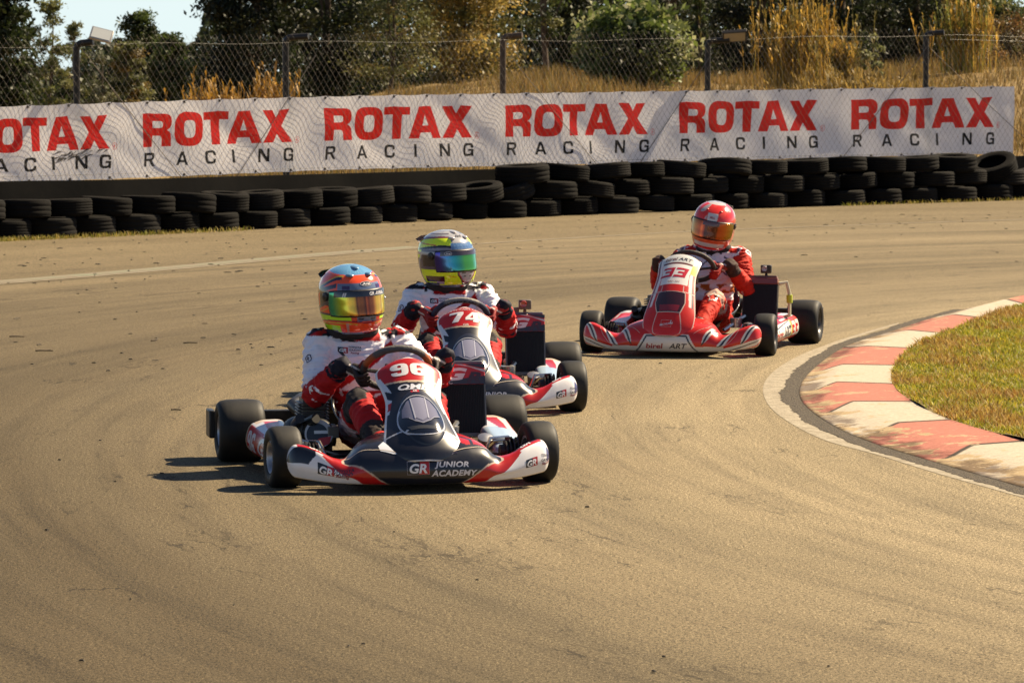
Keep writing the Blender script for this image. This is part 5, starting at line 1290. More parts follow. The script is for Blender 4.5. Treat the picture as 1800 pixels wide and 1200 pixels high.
    tk = MB(); tk.box((0, .17, .14), (.17, .22, .15)); tk.tube([(0, .12, .21), (0, .12, .235)], .028, 14); tk.build('fuel_tank', M_tank, root, bevel=.03)
    for s in (-1, 1):
        pd = MB(); pd.tube([(s * .14, -.10, .06), (s * .14, -.14, .20), (s * .10, -.145, .205)], .008, 6); pd.build('pedal', M_chrome, root)
    if number in ('74', '33'):
        cam_ = MB(); cc = top + Vector((.0 if number == '74' else .03, .01, sh + .058)); cam_.box(cc, (.068, .034, .052)); cam_.tube([cc + Vector((0, 0, -.026)), cc + Vector((0, 0.004, -.055))], .009, 8); cam_.box(cc + Vector((0, 0, -.052)), (.03, .03, .012))
        if number == '74': cam_.box(cc + Vector((-.045, 0.01, -.03)), (.03, .03, .03))
        co = cam_.build('action_camera', M_blk if number == '33' else pmat('camera_case', (.11, .085, .065), .5), root, bevel=.006)
        ln = MB(); ln.lathe([(.004, .004), (.016, .006), (.019, 0), (.019, -.01)], Matrix.Translation(cc + Vector((-.008, -.019, .004))) @ Matrix.Rotation(math.pi / 2, 4, 'X'), 18)
        ln.build('camera_lens', pmat('lens_red', (.30, .03, .02), .2, coat=1) if number == '74' else pmat('lens_grey', (.25, .25, .26), .15, coat=1), co)
    return root

def kart_at(px, py, d_off=0): return at(px, py)
K96 = build_kart('gr', '96', (-.425, 15.30, 0), math.radians(11.5), 'navy, red and white go-kart numbered 96 leading at the front of the group', math.radians(4))
K74 = build_kart('gr', '74', (-.236, 18.55, 0), math.radians(5), 'navy, red and white go-kart numbered 74 following close behind the leader', math.radians(4))
K33 = build_kart('red', '33', (1.024, 22.35, 0), math.radians(-15), 'bright red and white go-kart numbered 33 with dark radiator, nearest the painted kerb', math.radians(5))
# ================================================================== DRIVERS
from mathutils.bvhtree import BVHTree
M_suit = pmat('race_suit', (0, 0, 0), .75, spec=.25, attr=True, bump=.25, bscale=40)
M_glove = pmat('race_glove', (0, 0, 0), .65, spec=.3, attr=True)
M_boot = pmat('race_boot', (0, 0, 0), .5, spec=.4, attr=True)
M_helm = pmat('helmet_paint', (0, 0, 0), .16, spec=.5, attr=True, coat=.8)
M_visor = pmat('mirrored_visor', (0, 0, 0), .13, metal=.85, attr=True, coat=.6)
M_neck = pmat('black_padding', (.014, .012, .013), .85, var=.3, bump=.4, bscale=30)
_ico = None
def ico():
    global _ico
    if _ico is None:
        bm = bmesh.new(); bmesh.ops.create_icosphere(bm, subdivisions=2, radius=1.0)
        _ico = (np.array([tuple(v.co) for v in bm.verts]), np.array([[v.index for v in f.verts] for f in bm.faces])); bm.free()
    return _ico
def remeshed(samples, voxel, smooth=3):
    "union of many balls as one continuous skin; samples: (centre, (rx,ry,rz))"
    V0, F0 = ico(); n = len(V0)
    C = np.array([s[0] for s in samples]); R = np.array([s[1] for s in samples])
    V = (V0[None] * R[:, None, :] + C[:, None, :]).reshape(-1, 3); F = (F0[None] + (np.arange(len(C)) * n)[:, None, None]).reshape(-1, 3)
    me = np_mesh('tmp', V, F); o = bpy.data.objects.new('tmp', me); COL.objects.link(o)
    m = o.modifiers.new('r', 'REMESH'); m.mode = 'VOXEL'; m.voxel_size = voxel
    if smooth: s = o.modifiers.new('s', 'SMOOTH'); s.iterations = smooth; s.factor = .5
    bpy.context.view_layer.update()
    out = bpy.data.meshes.new_from_object(o.evaluated_get(bpy.context.evaluated_depsgraph_get()))
    bpy.data.objects.remove(o); bpy.data.meshes.remove(me)
    co = np.empty(len(out.vertices) * 3, np.float32); out.vertices.foreach_get('co', co)
    return out, co.reshape(-1, 3)
def chain(pts, radii, step=.35):
    "balls along a limb"
    out = []
    for i in range(len(pts) - 1):
        a, b_ = np.array(pts[i], float), np.array(pts[i + 1], float); ra, rb = [np.array(r if hasattr(r, '__len__') else (r, r, r), float) for r in (radii[i], radii[i + 1])]
        L = np.linalg.norm(b_ - a); n = max(2, int(L / (min(ra.min(), rb.min()) * step)) + 1)
        for k in range(n + (1 if i == len(pts) - 2 else 0)):
            t = k / n; out.append((a + (b_ - a) * t, ra + (rb - ra) * t, i + t))
    return out
def ik(a, c, l1, l2, pole):
    a, c, pole = Vector(a), Vector(c), Vector(pole); d = c - a; L = min(d.length, (l1 + l2) * .995); u = d.normalized()
    x = (l1 * l1 - l2 * l2 + L * L) / (2 * L); h = math.sqrt(max(0, l1 * l1 - x * x)); p = (pole - u * pole.dot(u)).normalized()
    return a + u * x + p * h
def nearest(co, samples):
    C = np.array([s[0] for s in samples]); R = np.array([max(s[1]) for s in samples]); idx = np.zeros(len(co), int)
    for k in range(0, len(co), 4000):
        d = np.linalg.norm(co[k:k + 4000, None, :] - C[None], axis=2) - R[None]; idx[k:k + 4000] = d.argmin(1)
    return idx
def fbm(p, s):
    return mnoise.noise(Vector(p) * s) + .5 * mnoise.noise(Vector(p) * s * 2.1)
def set_cols(me, cols):
    a = me.color_attributes.new('Col', 'FLOAT_COLOR', 'POINT'); c = np.ones((len(me.vertices), 4), np.float32); c[:, :3] = cols; a.data.foreach_set('color', c.ravel())

# ---- helmets: az 0 = face, positive towards the wearer's left; t 0 rim .. 1 crown
HT = np.linspace(0, 1, 9)
HZ = [-.148, -.124, -.072, -.012, .045, .092, .127, .146, .150]
HX = [.086, .112, .130, .135, .133, .117, .082, .038, .0006]
HF = [.112, .152, .170, .162, .150, .124, .082, .038, .0006]
HB = [.088, .118, .148, .168, .171, .152, .106, .050, .0006]
def S_helm(U, V, off=0.):
    U = np.asarray(U, float); V = np.asarray(V, float); z = interp(V, HT, HZ); rx = interp(V, HT, HX); f = interp(V, HT, HF); b_ = interp(V, HT, HB)
    ca = np.cos(U); sa = np.sin(U); w = .5 + .5 * np.tanh(ca * 3); ry = f * w + b_ * (1 - w); p = .92
    return np.column_stack([(rx + off) * np.sign(sa) * np.abs(sa) ** p, -(ry + off) * np.sign(ca) * np.abs(ca) ** p, z + off * (V - .4)])
def hz(V): return interp(V, HT, HZ)
ORG, LIME, FY = (.92, .085, .018), (.48, .86, .015), (.74, .92, .012)
def helm_orange(U, V):
    z = hz(V); a = np.abs(U); c = np.tile(np.array(ORG), (len(U), 1))
    nav = (.022, .022, .05); blu = (.12, .30, .50); gb = (.13, .17, .27)
    where(c, z > .122 - .010 * np.cos(U) , blu); rib = (z > .116) & (np.abs(np.sin(np.sin(U) * 26)) < .16) & (a < .6); where(c, rib, (.22, .42, .60))
    sw = .058 + .030 * np.sin(2.2 * a - .2); where(c, (np.abs(z - sw - .012) < .006) & (a > .75), nav); where(c, (np.abs(z - sw - .021) < .0025) & (a > .7), (.60, .42, .04))
    where(c, (a < .82 - .10 * np.sign(U)) & (z > .050) & (z < .079), gb); where(c, (np.abs(a - .60) < .13) & (z > .052) & (z < .070), (.045, .02, .09))
    where(c, (a > .95) & (np.abs(z - .062 + .035 * (a - 1.2)) < .009), nav); where(c, (a > 1.2) & (a < 1.75) & (z > -.02) & (z < .045), (.03, .015, .02))
    where(c, (a > 2.45) & (z > .03), (.3, .55, .02)); where(c, (np.abs(z + .02 + .055 * (a - 1.6)) < .007) & (a > 1.2), nav); where(c, (np.abs(z + .045 + .055 * (a - 1.6)) < .002) & (a > 1.2), (.62, .36, .03))
    where(c, (z < -.060) & (z > -.094 + .012 * np.sin(a * 1.6)) & (a > .33), LIME); where(c, (z < -.060) & (z > -.088) & (a <= .33), (.10, .13, .22)); where(c, (z < -.060) & (z > -.088) & (a > .33) & (a < .52), (.60, .03, .015))
    where(c, (z < -.052) & (z > -.062), nav); where(c, (np.abs(z + .094 - .012 * np.sin(a * 1.6)) < .003), (.25, .02, .04)); where(c, (np.abs(z + .105 - .012 * np.sin(a * 1.6)) < .002) & (a > .3), (.55, .45, .05))
    where(c, (z < -.105) & (a > .95), LIME); where(c, (z < -.094) & (a > .62) & (a < .72), (.55, .30, .25)); where(c, z < -.137, nav); where(c, (z < -.128) & (a > 1.1), nav)
    where(c, (np.abs(z + .074) < .0035) & ((np.abs(a - .20) < .085)), (.008, .008, .02))
    return c
def helm_lime(U, V):
    z = hz(V); a = np.abs(U); wt = (.36, .355, .365); pu = (.075, .055, .09); dk = (.018, .012, .018); c = np.tile(np.array((.22, .20, .24)), (len(U), 1))
    where(c, z > .117, wt); where(c, (np.abs(z - .132) < .003) & (a > .5), (.10, .08, .09)); where(c, (z > .088) & (np.abs(np.sin(U * 3)) < .06), (.2, .18, .2))
    lo = .056 + .014 * np.sin(a * 1.7); where(c, (z > lo) & (z < .116 - .010 * (a - 1) ** 2) & (a > .50), FY); where(c, (np.abs(z - lo) < .006) & (a > .55), dk); where(c, (np.abs(z - .116 + .010 * (a - 1) ** 2) < .004) & (a > .5), (.20, .03, .05)); where(c, (np.abs(z - .078 - .01 * (a - 1.4)) < .003) & (a > 1.2), (.60, .20, .02))
    where(c, (a < .55) & (z > .052) & (z < .085), (.05, .12, .30)); where(c, (a < .55) & (z > .052) & (z < .085) & (np.sin(U * 90) * np.sin(z * 700) > .35), (.20, .34, .50)); where(c, (a < .45) & (z > .085) & (z < .115), wt)
    where(c, (z < .050) & (a > 1.15) & (z > -.055), pu); where(c, (z < .050) & (z > .005) & (a > 1.9), FY); where(c, (np.abs(z - .032) < .008) & (a > 1.15), (.33, .33, .36)); where(c, (a > 1.2) & (a < 1.8) & (z > -.035) & (z < .025), dk); where(c, (np.abs(a - 2.0 + z * 4) < .05) & (z < .03) & (z > -.06), (.45, .44, .46))
    where(c, (z < -.052) & (z > -.136), FY); where(c, (z < -.052) & (a > 2.0), dk); where(c, (z < -.085) & (z > -.118) & (a > .95) & (a < 1.75) & (z < -.070 - .02 * (a - 1)), (.06, .015, .02)); where(c, (z < -.115) & (a > 1.0) & (a < 1.3) & (z > -.13), (.35, .26, .32))
    k = .34 - 3.2 * np.clip(-.078 - z, 0, 1) * 1.6; where(c, (z < -.050) & (a < k + .11) & (z > -.132), (.035, .015, .03)); where(c, (z < -.050) & (a < k + .055) & (z > -.125), (.40, .06, .04)); where(c, (z < -.050) & (a < k) & (z > -.120), (.42, .40, .42)); where(c, (np.abs(z + .072) < .0035) & (np.abs(a - .17) < .09), dk); where(c, (np.abs(z + .088) < .004) & (np.abs(a - .13) < .06), (.12, .12, .13))
    where(c, (np.abs(z + .090 - .03 * (a - .6)) < .002) & (a > .5) & (a < .8), (.65, .25, .02)); where(c, z < -.134, dk); where(c, (z < -.122) & (a > 1.2), dk)
    return c
def helm_red(U, V):
    z = hz(V); a = np.abs(U); rd = (.68, .026, .012); sv = (.34, .33, .34); c = np.tile(np.array(rd), (len(U), 1))
    w = np.sin(U * 3.1 + z * 30) + .6 * np.sin(U * 7.3 - z * 55); where(c, (z > .055) & (w > .95), sv); where(c, (z > .055) & (np.abs(w - .95) < .10), (.66, .36, .30)); where(c, (z > .055) & (w < -1.0), (.66, .05, .03))
    where(c, (z > .140) , (.52, .48, .46)); where(c, (a > 2.2) & (z > .06), (.50, .52, .50)); where(c, (a > 2.6), (.30, .16, .14))
    k = .20 + 1.1 * (z - .045); where(c, (a < k + .04) & (z > .040) & (z < .098), (.60, .10, .06)); where(c, (a < k) & (z > .042) & (z < .094), (.58, .56, .54))
    where(c, (z < -.050), (.66, .075, .02)); where(c, (z < -.088) & (z > -.118) & (a < .85), (.62, .58, .54)); where(c, (z < -.116), rd); where(c, (np.abs(z + .088) < .002), (.75, .20, .08)); where(c, z < -.137, (.10, .01, .01))
    where(c, (a > 1.2) & (a < 1.7) & (z > -.03) & (z < .05), (.42, .03, .015))
    return c
def ramp(x, xs, cs):
    cs = np.array(cs); return np.stack([np.interp(x, xs, cs[:, k]) for k in range(3)], 1)
VIS = {'96': lambda U, V: ramp(U + .05 * np.sin(U * 22) * (np.abs(U) < .7), [-1.3, -1.05, -.8, -.55, -.36, -.25, -.16, -.05, .02, .12, .22, .40, .55, .68, .80, 1.0, 1.25], [(.02, .22, .22), (.06, .45, .25), (.42, .62, .06), (.80, .58, .05), (.75, .30, .03), (.16, .035, .01), (.42, .10, .02), (.10, .02, .01), (.62, .10, .02), (.22, .03, .01), (.72, .22, .03), (.85, .42, .04), (.38, .20, .03), (.80, .60, .06), (.50, .65, .08), (.10, .45, .55), (.08, .10, .45)]),
       '74': lambda U, V: ramp(U, [-1.3, -1.0, -.75, -.45, -.1, .25, .5, .75, 1.1], [(.04, .02, .14), (.06, .05, .34), (.05, .20, .42), (.04, .34, .30), (.12, .42, .06), (.06, .30, .04), (.05, .42, .30), (.10, .45, .62), (.08, .10, .42)]),
       '33': lambda U, V: ramp(U, [-1.3, -1.0, -.7, -.45, -.36, -.26, -.20, .0, .25, .33, .6, .85, 1.1], [(.26, .22, .04), (.40, .24, .04), (.45, .12, .02), (.42, .06, .012), (.80, .12, .02), (.35, .035, .008), (.07, .014, .006), (.11, .022, .008), (.09, .02, .006), (.40, .06, .012), (.46, .10, .02), (.46, .20, .03), (.32, .22, .04)])}
def helmet(parent, C, yaw, roll, pitch, number, paint, scale=1.0):
    M = Matrix.Translation(C) @ Matrix.Rotation(yaw, 4, 'Z') @ Matrix.Rotation(roll, 4, 'Y') @ Matrix.Rotation(pitch, 4, 'X') @ Matrix.Scale(scale, 4)
    us = np.linspace(-math.pi, math.pi, 320, endpoint=False); vs = np.linspace(0, 1, 150)
    h = surf('helmet', S_helm, us, vs, paint, M_helm, parent, closed_u=True); h.matrix_local = M
    # visor opening dark seal, visor, vents
    vz0, vz1 = .280, .500
    def Sv(off): return lambda U, V: S_helm(U * (1.16 + .05 * np.sin(V * 3.1)), vz0 + (vz1 - vz0) * V - .012 * np.abs(U) ** 3 * (1 - V) + .02 * np.abs(U)**4 * (.5 - V), off)
    seal = surf('visor_seal', Sv(.0022), np.linspace(-1.07, 1.07, 60), np.linspace(-.07, 1.07, 16), None, M_blk, h, thick=.002)
    vis = surf('visor', lambda U, V: Sv(.0052)(U, V), np.linspace(-1.03, 1.03, 130), np.linspace(0, 1, 36), lambda U, V: VIS[number](U * 1.16, V), M_visor, h, thick=.0025)
    strip_ = surf('visor_strip', lambda U, V: Sv(.0068)(U, .76 + .26 * V), np.linspace(-.86, .94, 70) if number != '33' else np.linspace(-.3, .3, 20), np.linspace(0, 1, 6), lambda U, V: np.tile(np.array((.014, .012, .016) if number != '74' else (.05, .035, .04)) if number != '33' else np.array((.10, .02, .012)), (len(U), 1)), M_helm, h)
    if number != '33':
        D = Decals(lambda U, V: Sv(.0070)(U, V), 1, 1, .0008)
        if number == '96':
            gr_logo(D, .16, .87, .030, box=False); D.put(text2d('JUNIOR', .02, 1.2, .15), .43, .905, .0075, WHITE); D.put(text2d('ACADEMY', .02, 1.2, .15), .44, .835, .0075, WHITE)
            D.put(poly2d([[(-.5, -.5), (-.1, -.5), (.2, .5), (-.2, .5)], [(.0, -.5), (.4, -.5), (.7, .5), (.3, .5)]], .5), -.56, .86, .018, (.6, .58, .58))
        else:
            D.put(poly2d([ellipse(.020, .011, 26), ellipse(.0185, .0095, 26)], .02), -.60, .88, 1, WHITE); D.put(text2d('Arai', .03, 1.1, .2), -.60, .88, .009, WHITE)
        D.build('lettering', M_liv, strip_)
    D = Decals(lambda U, V: S_helm(U, V, 0), 1, 1, .0012)
    if number == '96': D.put(poly2d([ellipse(.028, .0125, 28)], .02), .10, .575, 1, (.02, .02, .04)); D.put(poly2d([ellipse(.0265, .011, 28), ellipse(.025, .0098, 28)], .02), .10, .575, 1, WHITE, 0, 1); D.put(text2d('Arai', .03, 1.35, .2), .10, .575, .011, WHITE, 0, 1)
    elif number == '74': D.put(text2d('Arai', .04, 1.3, .25), .0, .72, .020, (.02, .02, .03))
    else: D.put(text2d('BELL', .03, 1.3, .1), .0, .565, .013, (.30, .02, .02))
    D.build('lettering', M_liv, h)
    for s in (-1, 1):
        pv = MB(); p = S_helm([s * 1.42], [.44], .003)[0]; R = Vector((s, -.12, 0)).to_track_quat('Z', 'Y').to_matrix().to_4x4(); pv.lathe([(.001, .006), (.014, .006), (.019, .003), (.021, -.006)], Matrix.Translation(p) @ R, 22); pv.lathe([(.001, .009), (.005, .009), (.007, .005)], Matrix.Translation(p) @ R, 12)
        pv.build('visor_pivot', M_blk if number != '33' else M_dark, h)
    vs_ = 1. if number != '33' else .55
    vt = MB(); cc = {'96': (.10, .22, .36), '74': (.45, .43, .44), '33': (.40, .05, .03)}[number]
    for s in (-1, 1): p = S_helm([s * .42], [.70], .0)[0]; vt.ball(p - np.array([0, 0, .004]), (.018 * vs_, .024 * vs_, .009 * vs_), 8)
    p = S_helm([0], [.84], 0)[0]; vt.ball(p + np.array([0, .02, -.004]), (.022 * vs_, .05 * vs_, .010 * vs_), 8)
    vt.build('vent', pmat('vent_paint', cc, .25, coat=.6), h)
    sp = MB()
    bk = [S_helm([math.pi + a], [.60], .004)[0] for a in np.linspace(-.75, .75, 13)]
    V = [Vector(p) for p in bk] + [Vector(p) + Vector((0, .030, .016)) for p in bk] + [Vector(p) + Vector((0, -.012, .034)) for p in bk]; m = 13; Fc = []
    for i in range(m - 1): Fc += [(i, i + 1, m + i + 1, m + i), (m + i, m + i + 1, 2 * m + i + 1, 2 * m + i)]
    sp.add(V, Fc); sp.build('spoiler', pmat('spoiler_paint', {'96': (.05, .07, .16), '74': (.40, .38, .40), '33': (.46, .44, .42)}[number], .2, coat=.7), h)
    if number == '96':
        tb = MB(); p = S_helm([1.02], [.40], .004)[0]; tb.ball(p, .008, 6); tb.build('visor_tab', M_chrome, h)
    return h

def hand(side, rim_pt, tan, rad, nrm):
    "glove closed round the wheel rim: palm behind it, four fingers over the far side, thumb along the near side"
    rim_pt, tan, rad, nrm = [np.array(x, float) for x in (rim_pt, tan, rad, nrm)]
    S = []
    palm = rim_pt + rad * .022 + nrm * .026
    S += chain([palm + tan * .030, palm - tan * .030], [(.021,) * 3, (.019,) * 3]); S += chain([palm + rad * .012 + nrm * .012 + tan * .024, palm + rad * .012 + nrm * .012 - tan * .024], [.021, .020])
    S += chain([palm, palm + rad * .036 + nrm * .030, palm + rad * .058 + nrm * .048], [.026, .024, .026])
    parts = ['palm'] * len(S); Fg = []
    for k, (o, l) in enumerate(((.036, .92), (.013, 1.05), (-.011, 1.0), (-.034, .80))):
        p0 = palm + tan * o * .95 + rad * .014; a = rim_pt + tan * o
        f = chain([p0, a + rad * .032 * l - nrm * .004, a + rad * .024 * l - nrm * .026 * l, a - rad * .002 - nrm * .031 * l, a - rad * .020 * l - nrm * .022 * l], [.0105, .0103, .0098, .0092, .0080])
        S += f; parts += ['finger'] * len(f)
    t0 = palm + tan * .020 - rad * .004; f = chain([t0, rim_pt + tan * .050 + nrm * .026 - rad * .004, rim_pt + tan * .070 + nrm * .020 - rad * .014, rim_pt + tan * .082 + nrm * .010 - rad * .022], [.0125, .0118, .0108, .009]); S += f; parts += ['thumb'] * len(f)
    wrist = palm + rad * .058 + nrm * .048
    return S, parts, wrist

def driver(number, K, yawK, head, hyaw, hroll, hpitch, paint, hands, label, suit):
    hip = Vector((head.x * .12, .83, .16))
    Mk = Matrix.Translation(K.location) @ Matrix.Rotation(yawK, 4, 'Z')
    root = empty('person', tuple(Mk @ hip), yawK, label, 'person', 'kart drivers')
    T = lambda o: setattr(o, 'matrix_parent_inverse', Matrix.Identity(4))
    off = np.array(hip)
    C0 = Vector((0, .375, .455 if number != '33' else .512)); eu = Vector((0, -.72, .69)); er = Vector((1, 0, 0)); nr = Vector((0, .69, .72)); Rw = .142
    hx = head.x
    neck = Vector((hx * .92, head.y + .02, head.z - .135))
    chest = Vector((hx * .72, head.y + .045, head.z - .275)); belly = Vector((hx * .40, .81, .27))
    samples, ids = [], []
    def add(lst, pid, side=0):
        for s in lst: samples.append((s[0], s[1])); ids.append((pid, side, s[2]))
    add(chain([hip, belly, chest, chest + Vector((0, -.005, .075))], [(.165, .125, .11), (.150, .115, .11), (.172, .120, .10), (.155, .10, .065)], .30), 'torso')
    add(chain([chest + Vector((0, 0, .075)), neck], [(.11, .085, .06), (.062, .066, .05)], .3), 'collar')
    gl = []
    for s, ang in ((-1, hands[0]), (1, hands[1])):
        t = math.radians(ang); rad = er * math.sin(t) + eu * math.cos(t); tan = (er * math.cos(t) - eu * math.sin(t)) * (-s)
        rp = C0 + rad * Rw; gS, gp, wrist = hand(s, rp, tan, rad, nr)
        sh = chest + Vector((s * .172, .005, .075)); w = Vector(wrist) + (Vector(wrist) - Vector(rp)).normalized() * .012
        el = ik(sh, w, .262, .238, (s * .50, .45, -1.0))
        add(chain([chest + Vector((s * .10, .005, .078)), sh, sh + (el - sh) * .35, el], [(.075, .078, .062), (.074, .074, .068), .066, .055], .3), 'upper', s)
        add(chain([el, el + (w - el) * .4, w], [.055, .053, .040], .3), 'fore', s)
        gl.append((s, gS, gp, w, el))
        hj = hip + Vector((s * .085, -.05, -.01)); kn = Vector((s * (.165 if s < 0 else .150), .345, .315)); an = Vector((s * .125, .00, .135))
        add(chain([hj, hj + (kn - hj) * .5, kn], [(.092, .092, .088), .084, .066], .3), 'thigh', s); add(chain([kn, kn + (an - kn) * .35, an], [.066, .061, .044], .3), 'shin', s)
    me, co = remeshed([(np.array(a), b_) for a, b_ in samples], .0075, 4)
    idx = nearest(co, samples)
    # folds in the cloth
    nrm = np.array([tuple(v.normal) for v in me.vertices]); d = np.empty(len(co))
    for i, p in enumerate(co):
        pid, side, t = ids[idx[i]]; k = {'torso': .8, 'collar': .5, 'upper': 1.0, 'fore': 1.0, 'thigh': .9, 'shin': .7}[pid]
        a = p - np.array(samples[idx[i]][0]); q = Vector((p[0] * 10 + side, p[1] * 10, p[2] * 24 + t * 9))
        r1 = 1 - abs(mnoise.noise(q)) * 2.2; d[i] = k * (.0115 * max(0, r1) ** 1.5 - .004 + .004 * mnoise.noise(Vector(p) * 26))
    co2 = co + nrm * d[:, None]
    me.vertices.foreach_set('co', (co2 - off).astype(np.float32).ravel()); me.update()
    cols = np.array([suit(ids[idx[i]], co[i], chest, i) for i in range(len(co))]); set_cols(me, cols)
    me.polygons.foreach_set('use_smooth', np.ones(len(me.polygons), bool)); me.materials.clear(); me.materials.append(M_suit); me.name = 'body'
    body = link('body', me, None, root)
    bvh = BVHTree.FromPolygons([Vector(v) for v in co2], [tuple(p.vertices) for p in me.polygons])
    LD = MB()
    def stamp(shape, o, ex, ey, size, col, lift=.003):
        o, ex, ey = Vector(o), Vector(ex).normalized(), Vector(ey).normalized(); n = ex.cross(ey); v, f = shape; P = []
        for q in v:
            p = o + ex * q[0] * size + ey * q[1] * size + n * .25; h = bvh.ray_cast(p, -n, .6)
            P.append((h[0] + n * lift if h[0] else p - n * .25) - hip)
        LD.add(P, f, col)
    if number in ('96', '74'):
        c = chest + Vector((-.085, -.12, .050)); ex = (1, -.05, -.05)
        stamp(poly2d([[(-.5, -.3), (0, -.3), (.05, .3), (-.5, .3)]], .2), c, ex, (0, 0, 1), .044, (.01, .01, .03), .002); stamp(poly2d([[(0, -.3), (.5, -.3), (.5, .3), (.05, .3)]], .2), c, ex, (0, 0, 1), .044, (.40, .02, .03), .002); stamp(text2d('GR', .04, 1.15, .2, L=.3), c, ex, (0, 0, 1), .015, WHITE, .004)
        for k, (t, cc) in enumerate((('TOYOTA', (.03, .03, .06)), ('GAZOO', (.03, .03, .06)), ('Racing', (.25, .03, .06)))): stamp(text2d(t, .02, 1.2, .15), c + Vector((.052, 0, .012 - .012 * k)), ex, (0, 0, 1), .0085, cc)
        for s, gS, gp, w, el in gl:
            ax = (w - el).normalized(); o = el + ax * .06
            stamp(text2d('R', .05, 1.2, L=.3), o, ax * (1 if s < 0 else -1), Vector((0, 0, 1)), .030, WHITE)
        stamp(poly2d([ellipse(.5, .5, 20), ellipse(.38, .38, 20)], .3), chest + Vector((-.215, -.06, .015)), (.75, -.6, 0), (0, 0, 1), .036, (.03, .03, .08)); stamp(text2d('R', .03, 1), chest + Vector((-.215, -.06, .015)), (.75, -.6, 0), (0, 0, 1), .016, (.03, .03, .08))
    else:
        stamp(text2d('ART', .03, 1.1, .3), chest + Vector((.055, -.12, .035)), (1, 0, -.25), (.2, 0, 1), .019, (.03, .03, .06)); stamp(text2d('N1', .03, 1.1, .1), chest + Vector((-.10, -.12, .065)), (1, 0, .1), (0, 0, 1), .014, (.04, .04, .06))
        star = [(math.cos(math.pi / 2 + k * math.pi / 5) * (.5 if k % 2 == 0 else .27), math.sin(math.pi / 2 + k * math.pi / 5) * (.5 if k % 2 == 0 else .27)) for k in range(10)]
        stamp(poly2d([star, [(x * .72, y * .72) for x, y in star]], .2), (.150, .40, .30), (1, .1, 0), (0, .25, 1), .085, (.60, .50, .44))
    D = Decals(None); D.mb = LD; D.build('lettering', M_liv, body)
    # collar and helmet
    cm = MB(); pts = [neck + Vector((.078 * math.cos(t), .080 * math.sin(t), -.012 - .012 * math.sin(t))) for t in np.linspace(0, 2 * math.pi, 25)[:-1]]
    cm.tube(pts, .036, 10, closed=True); cm.tube([neck + Vector((0, 0, -.06)), neck + Vector((0, 0, .05))], [.074, .082], 18); cm.v = [v - off for v in cm.v]; cm.build('neck_brace', M_neck, root)
    helmet(root, head - hip, hyaw, hroll, hpitch, number, paint)
    # gloves and boots
    for s, gS, gp, w, el in gl:
        cuff = chain([w, w + (el - w).normalized() * .055], [.036, .043], .3); gS = gS + cuff; gp = gp + ['cuff'] * len(cuff)
        gm, gc = remeshed([(np.array(a), np.ones(3) * b_) for a, b_, _ in gS], .0032, 2); gi = nearest(gc, [(a, (max(np.ones(3) * b_),)) for a, b_, _ in gS])
        G = {'96': {'palm': (.028, .018, .018), 'finger': (.030, .018, .018), 'thumb': (.16, .016, .016), 'cuff': (.34, .014, .016)}, '74': {'palm': (.30, .016, .018), 'finger': (.26, .015, .016), 'thumb': (.32, .016, .018), 'cuff': (.36, .015, .018)}, '33': {'palm': (.20, .022, .014), 'finger': (.34, .018, .014), 'thumb': (.30, .018, .014), 'cuff': (.035, .02, .016)}}[number]
        gcol = np.array([G[gp[k]] for k in gi]); st = np.array([gp[k] == 'palm' and math.sin(p[2] * 160 + p[0] * 90) > .75 for k, p in zip(gi, gc)]); gcol[st] = (.50, .44, .42); set_cols(gm, gcol)
        gm.vertices.foreach_set('co', (gc - off).astype(np.float32).ravel()); gm.polygons.foreach_set('use_smooth', np.ones(len(gm.polygons), bool)); gm.materials.clear(); gm.materials.append(M_glove); gm.name = 'glove'; link('glove', gm, None, root)
        an = Vector((s * .125, .00, .135)); bS = chain([an + Vector((0, .02, .045)), an, an + Vector((0, .0, -.055))], [.047, .049, .038], .3) + chain([an + Vector((0, .005, -.055)), an + Vector((s * .006, -.10, .005)), an + Vector((s * .006, -.135, .055))], [(.040, .036, .036), (.040, .034, .034), (.034, .026, .028)], .3)
        bm_, bc = remeshed([(np.array(a), b_) for a, b_, _ in bS], .004, 3); bcol = np.where((bc[:, 1] < -.02)[:, None] & (np.sin(bc[:, 2] * 60)[:, None] > .2), np.array((.42, .016, .014)), np.array((.03, .02, .02)) if number != '96' else np.array((.46, .02, .016))); set_cols(bm_, bcol)
        bm_.vertices.foreach_set('co', (bc - off).astype(np.float32).ravel()); bm_.polygons.foreach_set('use_smooth', np.ones(len(bm_.polygons), bool)); bm_.materials.clear(); bm_.materials.append(M_boot); bm_.name = 'boot'; link('boot', bm_, None, root)
    return root

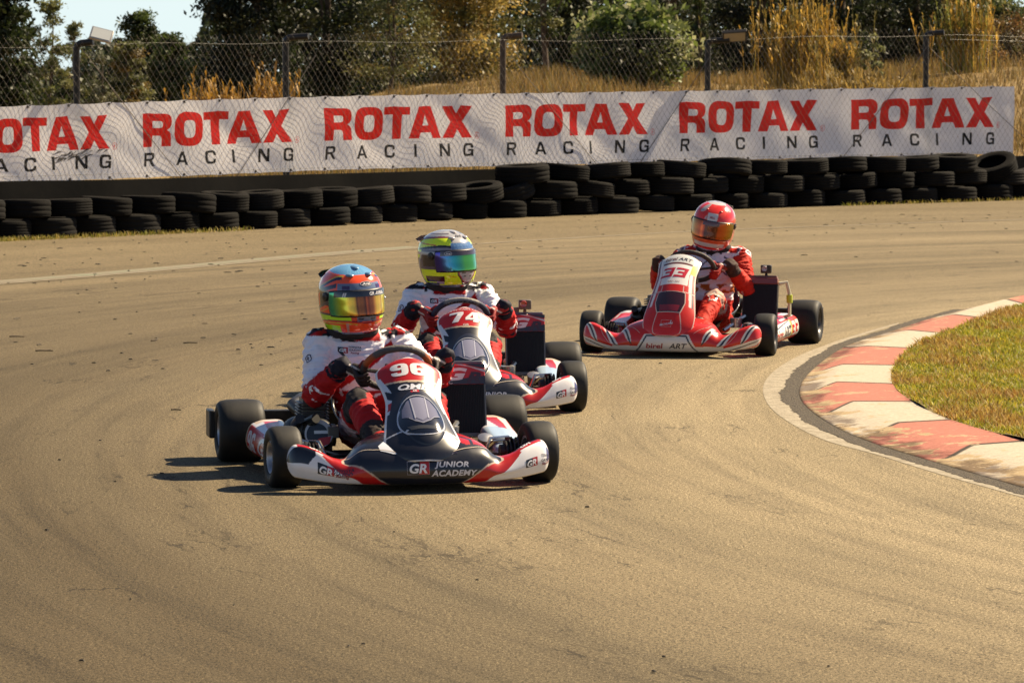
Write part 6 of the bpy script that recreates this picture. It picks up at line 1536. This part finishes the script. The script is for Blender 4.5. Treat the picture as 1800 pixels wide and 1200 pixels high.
SW, SR, SN = (.86, .82, .88), (.44, .010, .012), (.012, .011, .022)
def suit_gr(idt, p, chest, i):
    pid, side, t = idt; x = p[0] - chest.x; z = p[2] - chest.z; n = mnoise.noise(Vector(p) * 30)
    if pid in ('collar',): return SR if z > .085 else SW
    if pid == 'torso' or (pid == 'upper' and t < 1.0 and z < .05):
        if abs(x) < .085 and z > .085: return SR
        if z > .105 - .25 * max(0, abs(x) - .10) and abs(x) > .09 and p[1] < chest.y + .08: return SN if n > -.15 else SW
        if abs(z + .055 - .75 * x - .02) < .022 and z < .12: return SR
        if z < -.13: return SR if n < .5 else SW
        return SW
    if pid == 'upper':
        if z > .110 and t < 1.6: return SN if abs(n) < .28 else (SR if n > .28 else SW)
        if t > 2.75: return SR
        return SW
    if pid == 'fore':
        if t < .32: return SN if n > .1 else SW if n < -.3 else SR
        if t > 1.55: return SN
        if .75 < t < 1.0 and n > .15: return SW
        return SR
    if pid == 'thigh':
        if t > 1.45: return (.022, .018, .02)
        if t > 1.25 or t < .35: return SR
        return (.62, .42, .44) if side * (p[0]) > 0 and n > -.5 else SR
    if t < .45: return (.022, .018, .020) if side * (abs(p[0]) - .165) < .02 else SR
    return SR if t < 1.3 else (.03, .02, .02)
def suit_red(idt, p, chest, i):
    pid, side, t = idt; x = p[0] - chest.x; z = p[2] - chest.z; n = mnoise.noise(Vector(p) * 24); W = (.78, .74, .80); R = (.50, .022, .010)
    if pid == 'collar': return W if p[1] < chest.y + .02 and z < .11 else R
    if pid == 'torso' or (pid == 'upper' and t < .8):
        if p[1] > chest.y + .05: return R
        q = z + .9 * abs(x); 
        if (abs(q - .16) < .008 or abs(q - .06) < .006) and n > -.2 and x > -.06: return (.06, .055, .09)
        if z > .095 and abs(x) > .09: return R if n > -.1 else W
        if -.16 < z < -.10 and n > .1: return (.40, .10, .02)
        if z < -.20: return R
        return W
    if pid == 'upper':
        if t < 1.25 and n > -.1: return W if abs(n) < .2 else (.10, .08, .12)
        return R
    if pid == 'fore':
        if t < .5: return R if n < .25 else (.55, .48, .46)
        return (.050, .026, .020) if t > 1.45 else R
    if pid == 'thigh':
        if t > 1.35: return (.46, .30, .24) if n > -.1 else R
        return R
    return (.46, .30, .24) if t < .3 else R
driver('96', K96, math.radians(11.5), Vector((-.140, .735, .742)), math.radians(15), math.radians(-3), math.radians(2), helm_orange, (-108, 96), 'person driving kart 96, white and red suit, orange helmet with blue crown', suit_gr)
driver('74', K74, math.radians(5), Vector((-.045, .735, .748)), math.radians(36), math.radians(-2), math.radians(0), helm_lime, (-92, 92), 'person driving kart 74, white and red suit, lime and grey helmet', suit_gr)
driver('33', K33, math.radians(-15), Vector((.066, .735, .762)), math.radians(5), math.radians(10), math.radians(8), helm_red, (-100, 108), 'person driving kart 33, red suit with white chest, red helmet', suit_red)
